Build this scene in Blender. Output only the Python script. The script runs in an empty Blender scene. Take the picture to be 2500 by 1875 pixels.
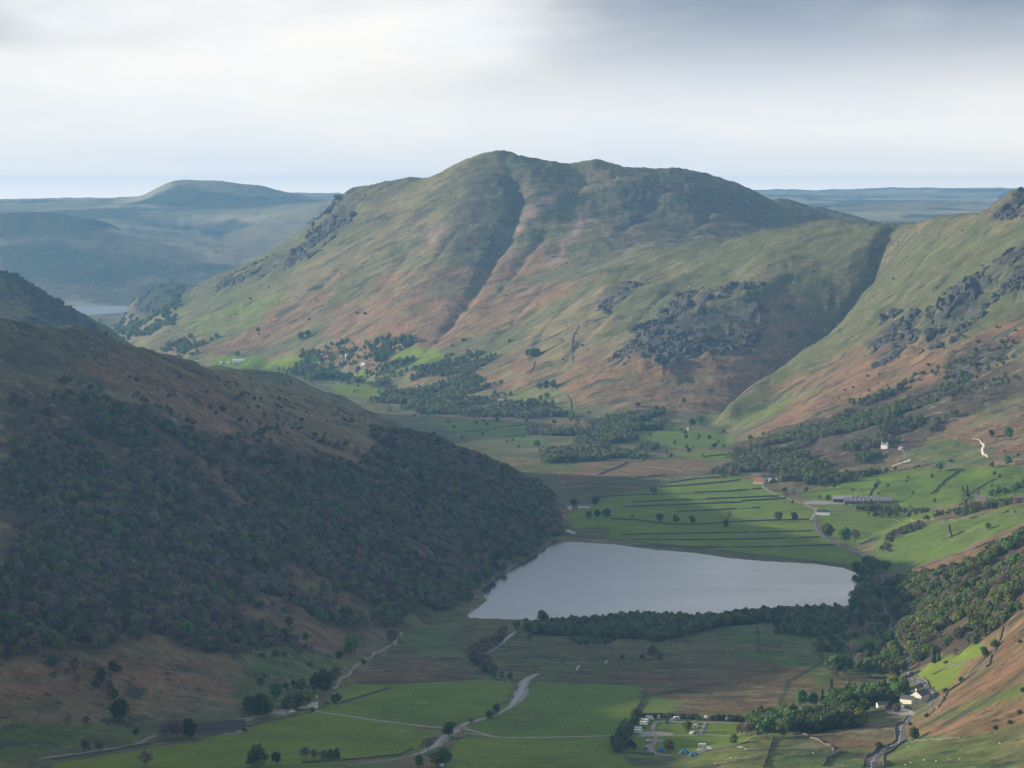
import bpy, bmesh, math, random
import numpy as np
from mathutils import Vector, Matrix
random.seed(7); rng = np.random.default_rng(7)
scene = bpy.context.scene
C = scene.collection
R = math.radians
# ================================================================ camera, sky, sun, exposure
# Metres. x = east-ish (across the valley), y = north-ish (down the valley), z = height above sea level.
EYE = (0.0, 0.0, 575.0)
cam_data = bpy.data.cameras.new('camera'); cam = bpy.data.objects.new('camera', cam_data); C.objects.link(cam)
cam.location = EYE; cam.rotation_euler = (R(90) - math.atan((937.5 - 463) / 7089.0), 0, 0)
cam_data.sensor_width = 36.0; cam_data.lens = 36.0 * 7089.0 / 2500.0
cam_data.clip_start = 5.0; cam_data.clip_end = 120000.0
scene.camera = cam
SUN_AZ, SUN_EL = R(-86), R(15.5)          # from the left, a little ahead of us, late in the day
sun_dir = Vector((math.sin(SUN_AZ) * math.cos(SUN_EL), math.cos(SUN_AZ) * math.cos(SUN_EL), math.sin(SUN_EL)))
sd = bpy.data.lights.new('sun', 'SUN'); sd.energy = 5.0; sd.angle = R(0.6); sd.color = (1.0, 0.87, 0.66)
sun = bpy.data.objects.new('sun', sd); C.objects.link(sun); sun.rotation_euler = sun_dir.to_track_quat('Z', 'Y').to_euler(); sun.location = (-3000, 1500, 3000)
world = bpy.data.worlds.new('World'); scene.world = world; world.use_nodes = True
def build_sky():
    nt = world.node_tree; nt.nodes.clear(); N = nt.nodes.new; L = nt.links.new
    out = N('ShaderNodeOutputWorld'); bg = N('ShaderNodeBackground'); L(bg.outputs[0], out.inputs[0]); bg.inputs[1].default_value = 1.0
    sky = N('ShaderNodeTexSky'); sky.sky_type = 'NISHITA'; sky.sun_disc = False; sky.sun_elevation = SUN_EL; sky.sun_rotation = SUN_AZ
    sky.altitude = 500; sky.dust_density = 2.0
    sc = N('ShaderNodeVectorMath'); sc.operation = 'SCALE'; sc.inputs[3].default_value = 0.06; L(sky.outputs[0], sc.inputs[0])
    tc = N('ShaderNodeTexCoord'); sp = N('ShaderNodeSeparateXYZ'); L(tc.outputs['Generated'], sp.inputs[0])
    def m(op, a, b=None, c=None):
        n = N('ShaderNodeMath'); n.operation = op
        for i, v in enumerate((a, b, c)):
            if v is None: continue
            if isinstance(v, (int, float)): n.inputs[i].default_value = v
            else: L(v, n.inputs[i])
        return n.outputs[0]
    def noise(scale, off, detail, rough, stretch=(1, 1, 1)):
        mp = N('ShaderNodeMapping'); mp.inputs['Location'].default_value = off; mp.inputs['Scale'].default_value = stretch; L(tc.outputs['Generated'], mp.inputs[0])
        n = N('ShaderNodeTexNoise'); n.inputs['Scale'].default_value = scale; n.inputs['Detail'].default_value = detail; n.inputs['Roughness'].default_value = rough; L(mp.outputs[0], n.inputs['Vector']); return n.outputs[0]
    def ramp(v, a, b, lo=0.0, hi=1.0):
        n = N('ShaderNodeMapRange'); n.interpolation_type = 'SMOOTHSTEP'; n.inputs[1].default_value = a; n.inputs[2].default_value = b; n.inputs[3].default_value = lo; n.inputs[4].default_value = hi; L(v, n.inputs[0]); return n.outputs[0]
    def mix(f, a, b):
        n = N('ShaderNodeMix'); n.data_type = 'RGBA'
        for i, v in ((0, f), (6, a), (7, b)):
            if isinstance(v, tuple): n.inputs[i].default_value = v
            elif isinstance(v, (int, float)): n.inputs[i].default_value = v
            else: L(v, n.inputs[i])
        return n.outputs[2]
    # a high sheet of bright thin cloud with darker, bluer banks under it, long and flat as seen from the side
    dark = ramp(noise(3.4, SKY_OFF, 5, 0.5, (1.0, 1.0, 4.0)), 0.36, 0.58)
    wisp = ramp(noise(7.0, (3.0, 9.0, 2.0), 6, 0.6, (1.0, 1.0, 4.5)), 0.30, 0.72)
    thin = mix(wisp, (0.62, 0.64, 0.665, 1), (0.72, 0.695, 0.655, 1))
    bank = mix(wisp, (0.05, 0.10, 0.19, 1), (0.09, 0.15, 0.25, 1))
    low = ramp(sp.outputs[2], 0.018, 0.080, 0.02, 0.95)                  # seen edge-on near the horizon the banks dissolve in pale light
    thin = mix(ramp(sp.outputs[2], -0.004, 0.012), (1.12, 0.98, 0.84, 1), thin)                 # horizon strip made overbright and warm to offset the blue haze before it
    cl = mix(m('MULTIPLY', dark, low), thin, bank)
    L(mix(0.93, sc.outputs[0], cl), bg.inputs[0])
SKY_OFF = (8.71211, 4.51896, 1.22623)
build_sky()
scene.view_settings.view_transform = 'Standard'; scene.view_settings.look = 'None'; scene.view_settings.exposure = 0.64; scene.view_settings.gamma = 1.0; scene.view_settings.use_curve_mapping = False
scene.cycles.use_denoising = True
scene.cycles.max_bounces = 8; scene.cycles.diffuse_bounces = 2; scene.cycles.glossy_bounces = 2; scene.cycles.transmission_bounces = 2; scene.cycles.volume_bounces = 4; scene.cycles.transparent_max_bounces = 6
scene.cycles.use_adaptive_sampling = False
# ================================================================ survey of the valley (metres); unseen left ridge shaped to shade the near fields
CONTROL_LINES = [[(-2969.0,1258.0,636.0),(-1674.0,2217.0,596.1),(-1000.0,2620.0,524.2),(-700.0,2800.0,482.3),(-520.7,2950.0,429.7),(-495.2,3050.0,431.7),(-467.0,3150.0,429.0),(-458.7,3200.0,412.6),(-453.5,3250.0,407.1),(-445.5,3320.0,394.9),(-430.0,3420.0,383.0),(-412.8,3520.0,372.7),(-404.7,3580.0,357.7),(-386.7,3800.0,336.8)],[(-416.2,4090.0,320.9),(-369.5,4150.0,312.0),(-319.1,4220.0,306.4),(-302.0,4230.0,271.0),(-269.8,4240.0,268.6),(-240.1,4245.0,270.0),(-221.9,4240.0,249.2),(-142.0,4012.0,242.5),(-55.2,3896.0,206.5),(16.2,3808.0,187.9),(52.0,3667.0,161.7)],[(-386.7,3800.0,342.3),(-416.2,4090.0,315.3)],[(-1500.0,3300.0,242.7),(-1100.0,3900.0,200.1),(-800.0,4500.0,157.1)],[(-2378.0,523.0,686.4),(-1200.0,800.0,583.8),(-760.0,1144.0,535.1),(-740.0,1700.0,456.4),(-790.0,2050.0,434.8),(-880.0,2300.0,436.4),(-940.0,2520.0,391.5)],[(-2300.0,1950.0,466.8),(-1500.0,2150.0,413.9)],[(-440.0,1780.0,160.4),(-410.0,1900.0,178.8),(-400.0,2100.0,165.7)],[(-2500.0,4300.0,666.1),(-1400.0,5100.0,564.9),(-934.2,5300.0,439.2),(-893.0,5320.0,396.8),(-830.5,5350.0,357.8),(-762.4,5400.0,323.1),(-708.3,5450.0,273.5),(-672.3,5500.0,240.7)],[(-37.4,7600.0,713.3),(-5.3,7600.0,698.9),(42.8,7600.0,666.8),(117.6,7600.0,687.9),(160.4,7600.0,653.0),(181.5,7590.0,660.9),(229.5,7590.0,687.8),(267.3,7600.0,640.9),(300.2,7620.0,625.1),(343.0,7620.0,638.8),(397.2,7630.0,619.9),(435.3,7640.0,646.7),(485.0,7660.0,610.4),(540.3,7680.0,615.8),(597.5,7720.0,595.8),(669.8,7800.0,562.2),(778.8,7900.0,525.8),(901.9,8000.0,420.6)],[(-37.4,7600.0,713.3),(-69.7,7620.0,718.0),(-129.1,7650.0,682.3),(-205.3,7680.0,606.9),(-271.6,7720.0,614.3),(-316.7,7760.0,620.2),(-362.2,7800.0,595.0),(-417.6,7850.0,577.7),(-430.9,7850.0,603.0),(-461.5,7900.0,562.4),(-481.4,7950.0,513.5),(-567.1,8050.0,457.5),(-687.9,8000.0,375.0),(-788.1,8100.0,345.3),(-867.5,8200.0,321.4),(-925.1,8300.0,308.1)],[(-1073.1,8950.0,283.1),(-1029.4,8900.0,279.9),(-987.0,8800.0,258.1)],[(-1073.1,8950.0,283.1),(-1142.8,9000.0,269.3),(-1187.8,9050.0,234.2)],[(103.5,7350.0,575.3),(59.6,7050.0,439.8),(-27.8,6560.0,288.4)],[(-988.8,7608.2,192.5),(-773.7,7111.8,181.0),(-603.6,7004.5,185.6),(-390.5,6741.7,189.7),(-223.2,6316.8,196.6),(-130.2,6143.2,189.6),(-33.0,5838.5,172.7),(39.7,5619.6,159.0),(131.2,5454.8,159.1)],[(-85.7,7620.0,677.5),(-102.8,7300.0,533.9),(-163.3,7020.0,429.7),(-239.9,6800.0,316.4),(-303.7,6720.0,228.0)],[(232.6,6600.0,418.0),(352.0,6750.0,437.9),(482.6,6850.0,473.1),(641.1,7000.0,458.3)],[(747.8,8300.0,571.2),(829.7,8300.0,529.2),(888.3,8300.0,517.0),(947.0,8300.0,466.6)],[(955.9,9300.0,549.4),(1087.1,9300.0,481.8),(1165.9,9300.0,464.4)],[(900.0,7600.0,294.3),(1500.0,8200.0,292.2),(2500.0,9000.0,223.8)],[(790.4,6000.0,515.9),(751.2,6060.0,511.1),(730.4,6100.0,521.2),(619.1,6190.0,521.8),(594.9,6210.0,510.1),(527.5,6240.0,519.6),(485.2,6260.0,473.2),(393.7,6350.0,473.0),(318.7,6460.0,455.0),(262.9,6430.0,423.6),(177.1,6280.0,414.2)],[(953.7,5420.0,556.6),(943.6,5450.0,572.1),(927.8,5470.0,576.1),(916.6,5480.0,545.4),(900.4,5560.0,517.9),(864.0,5680.0,522.1),(817.0,5800.0,529.5),(800.5,5950.0,499.0)],[(1500.0,5000.0,647.3),(1091.6,5350.0,582.5),(953.7,5420.0,556.6)],[(532.9,6000.0,439.4),(436.0,5830.0,358.5),(348.5,5740.0,307.4),(229.5,5600.0,229.8)],[(784.0,5950.0,469.6),(685.6,5650.0,365.0),(621.3,5500.0,314.6),(529.1,5350.0,272.3),(428.1,5220.0,225.4),(368.7,5190.0,185.9)],[(760.0,5960.0,508.2),(710.0,5840.0,328.3),(650.0,5750.0,275.5),(555.0,5650.0,222.1),(455.0,5500.0,198.7),(380.0,5350.0,152.0)],[(417.7,5180.0,151.6),(514.6,5200.0,238.2),(624.3,5200.0,302.5),(770.2,5200.0,387.1),(915.7,5200.0,499.8),(1090.7,5000.0,601.9)],[(423.3,4600.0,174.9),(532.1,4700.0,187.8),(631.6,4700.0,224.2),(730.9,4700.0,243.2),(830.0,4700.0,294.2),(1005.8,4600.0,426.5)],[(476.3,4150.0,163.4),(599.0,4230.0,183.3),(685.9,4250.0,197.7),(752.0,4250.0,206.9),(920.7,4200.0,256.3)],[(484.0,3880.0,167.7),(555.6,3920.0,162.8),(635.6,3900.0,173.4),(690.8,3900.0,177.2),(856.4,3900.0,184.4)],[(456.5,3460.0,165.3),(503.3,3380.0,186.1),(584.8,3300.0,215.8),(713.6,3250.0,260.0)],[(401.5,3040.0,171.3),(451.6,3030.0,185.2),(540.8,3050.0,207.0),(658.7,3000.0,281.8)],[(591.5,3660.0,178.7),(638.1,3660.0,185.5),(790.7,3600.0,201.6)],[(231.6,1851.1,204.3),(261.6,1977.5,193.4),(282.9,2090.1,187.4),(303.9,2165.5,180.6),(324.8,2231.4,173.4),(333.4,2313.7,178.0),(331.3,2404.5,165.9),(345.5,2584.0,161.4)],[(294.2,1650.0,229.8),(338.2,1900.0,240.9),(391.1,2200.0,238.8),(443.8,2500.0,233.6),(496.7,2800.0,216.2)],[(500.0,800.0,526.8),(700.0,1200.0,522.6),(900.0,1700.0,605.1),(1130.0,2350.0,624.4),(900.0,2900.0,432.0),(800.0,3250.0,285.8)],[(100.0,2004.2,175.6),(129.9,2024.3,177.3),(176.3,2060.9,186.5),(201.1,2075.1,185.1)],[(150.0,1960.0,189.4),(200.0,1870.0,205.0)],[(0.0,255.0,499.3),(0.0,600.0,429.4),(0.0,1200.0,286.9),(0.0,1700.0,186.3)],[(250.0,900.0,296.6),(230.0,1500.0,221.9)],[(-260.0,300.0,541.5),(-600.0,600.0,537.6),(-900.0,800.0,554.1)],[(-200.0,900.0,402.2),(-200.0,1400.0,252.1)],[(250.0,200.0,482.4),(400.0,500.0,482.7)],[(-2871.6,11000.0,128.2),(-1940.3,11000.0,152.7),(-1428.0,11000.0,151.2),(-1027.1,11200.0,154.6)],[(-3607.9,12500.0,517.4),(-2728.3,12500.0,487.1),(-2200.3,12500.0,469.8),(-1989.1,12500.0,490.4),(-1839.7,12500.0,464.9),(-1680.9,12300.0,387.8),(-1449.3,12100.0,349.8),(-1291.5,11900.0,328.8),(-1072.3,11700.0,263.6)],[(-2862.0,11600.0,273.7),(-1702.5,11500.0,275.1),(-1286.1,11400.0,249.4)],[(-1846.6,13800.0,416.0),(-1521.9,13500.0,323.5),(-1312.8,13500.0,299.4)],[(-1594.1,13000.0,289.0),(-1317.3,12800.0,253.1),(-1082.8,12800.0,226.1)],[(-1540.8,14200.0,275.2),(-1380.3,14200.0,412.1),(-1208.4,14300.0,459.6),(-1026.9,14300.0,512.6),(-885.8,14300.0,533.9),(-704.7,14300.0,501.0)],[(-2046.5,15300.0,476.6),(-1985.6,15500.0,523.2),(-1898.0,15500.0,595.4),(-1766.7,15500.0,658.3),(-1679.5,15500.0,636.4),(-1505.1,15500.0,618.6),(-1330.7,15500.0,604.5),(-1243.5,15500.0,570.8),(-1112.8,15500.0,528.5),(-982.0,15500.0,516.0),(-763.9,15500.0,438.5)],[(-2552.7,14500.0,429.2),(-1913.2,14300.0,472.7)],[(-7742.8,20000.0,531.0),(-3519.6,20000.0,496.1),(-3097.2,20000.0,516.9),(-2562.1,20000.0,511.9),(-1780.6,23000.0,544.1),(-1295.0,23000.0,536.4),(-161.9,23000.0,534.8)],[(369.8,10500.0,425.4),(961.3,10500.0,464.6),(1183.1,10500.0,470.4),(1405.1,10500.0,445.4),(2144.5,10500.0,465.9)],[(492.8,14000.0,479.0),(1281.3,14000.0,492.3),(1774.1,14000.0,498.1),(2069.7,14000.0,513.1),(2365.5,14000.0,476.1),(3843.8,14000.0,499.4)],[(598.4,17000.0,473.2),(1795.2,17000.0,491.6),(2991.9,17000.0,496.9)],[(703.9,20000.0,525.5),(1830.0,20000.0,541.7),(2393.2,20000.0,507.1),(3519.1,20000.0,534.9),(5489.6,20000.0,565.4)],[(844.5,24000.0,587.9),(2060.6,24000.0,577.7),(2871.3,24000.0,580.2),(3884.6,24000.0,584.2),(6587.0,24000.0,689.3)],[(-12000.0,22500.0,364.2),(0.0,26200.0,360.7),(12000.0,22500.0,343.6)]]
VALLEY_FLOOR = [(-340,1890),(-358,2010),(-309,2062),(-270,2103),(-234,2131),(-204,2198),(-177,2258),(-144,2404),(-120,2566),(-101,2667),(-79,2854),(-53,2893),(-46,2917),(-35,3038),(-5,3223),(34,3393),(56,3509),(66,3662),(70,3760),(60,3900),(0,4060),(-140,4300),(-300,4600),(-420,5000),(-500,5500),(-680,6000),(-1000,6600),(-1500,7500),(-1900,8800),(-2000,10950),(-1500,10900),(-1270,10700),(-1330,10000),(-1240,9400),(-1165,8688),(-948,7373),(-767,7052),(-598,6934),(-388,6693),(-217,6125),(-125,5876),(39,5495),(188,5313),(336,5274),(383,5303),(388,4982),(371,4514),(358,4216),(375,4066),(419,3944),(513,3807),(518,3690),(449,3518),(414,3393),(403,3188),(395,3038),(370,2831),(345,2566),(327,2446),(295,2354),(236,2208),(185,2159),(104,2085),(71,1982),(60,2000),(-100,1950)]
GULLIES = [([(-11,7560),(21,7350),(-5,7130),(-58,6900),(-109,6700),(-165,6500),(-217,6400)],25,22),([(800,6040),(762,5965),(710,5840),(650,5750),(555,5650),(455,5500),(380,5350)],30,24),([(-307,6800),(-372,6750)],10,25),([(273,6250),(174,6150),(128,6050)],10,30),([(603,5200),(495,5150),(423,5150)],9,18),([(181,7570),(144,7300),(118,7000)],14,60),([(837,5400),(667,5250)],7,18),([(91,7162),(54,7021),(19,6887),(-19,6775),(-56,6647)],9,12),([(75,6668),(37,6476),(0,6375),(-31,6322),(-62,6266)],7,10),([(-244,7217),(-276,7132),(-308,7052),(-345,6988),(-380,6905)],8,12),([(-334,7414),(-378,7343),(-422,7295),(-470,7245),(-519,7208)],8,12),([(-131,7173),(-164,7066),(-196,6957),(-238,6892),(-280,6831)],8,12),([(-413,7322),(-455,7254),(-499,7214),(-538,7186),(-577,7175),(-616,7149)],7,12),([(344,6094),(306,6026),(269,5952),(228,5878),(188,5802)],8,10),([(206,6070),(173,5988),(142,5926),(98,5780)],8,10),([(160,6304),(119,6270),(79,6192),(34,6022)],7,10),([(862,5316),(830,5301),(793,5257),(754,5188),(716,5178),(673,5128)],8,9),([(746,5395),(714,5342),(687,5326),(655,5275),(621,5256),(586,5232),(553,5220)],8,9),([(595,5071),(569,5095),(541,5107),(513,5108),(482,5158),(447,5181)],13,11),([(833,5631),(800,5549),(774,5508),(747,5459),(690,5376)],7,9),([(388,7450),(352,7346),(316,7225),(269,7062),(226,6972)],8,14),([(540,7523),(480,7255),(424,7006),(377,6866)],8,14),([(-558,7471),(-596,7406),(-637,7400),(-686,7366),(-735,7335)],8,14)]
CRAGS = [([(-1179,8984),(-1406,11201),(-1356,11311),(-1000,8865),(-904,7906),(-1059,8623)],9),([(184,5650),(238,5817),(329,5980),(381,6004),(454,5913),(519,5890),(506,5782),(483,5699),(414,5635),(360,5660),(307,5574),(247,5635)],17),([(624,5137),(694,5286),(724,5075),(789,5133),(843,5110),(913,5144),(872,4909),(795,4895),(733,4847),(677,4890),(627,4931)],12),([(886,5445),(3304,19721),(4059,23446),(968,5416),(948,5299),(908,5376)],9),([(-537,7626),(-877,14325),(-420,7861),(-369,7712),(-416,7575),(-476,7499),(-583,7516),(-700,7637),(-831,7856),(-773,7940),(-655,7806)],13),([(-929,5268),(-1809,11149),(-802,5363),(-762,5340),(-463,3062),(-865,5149)],8),([(166,6178),(246,6232),(276,6124),(213,6033)],7)]
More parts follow.
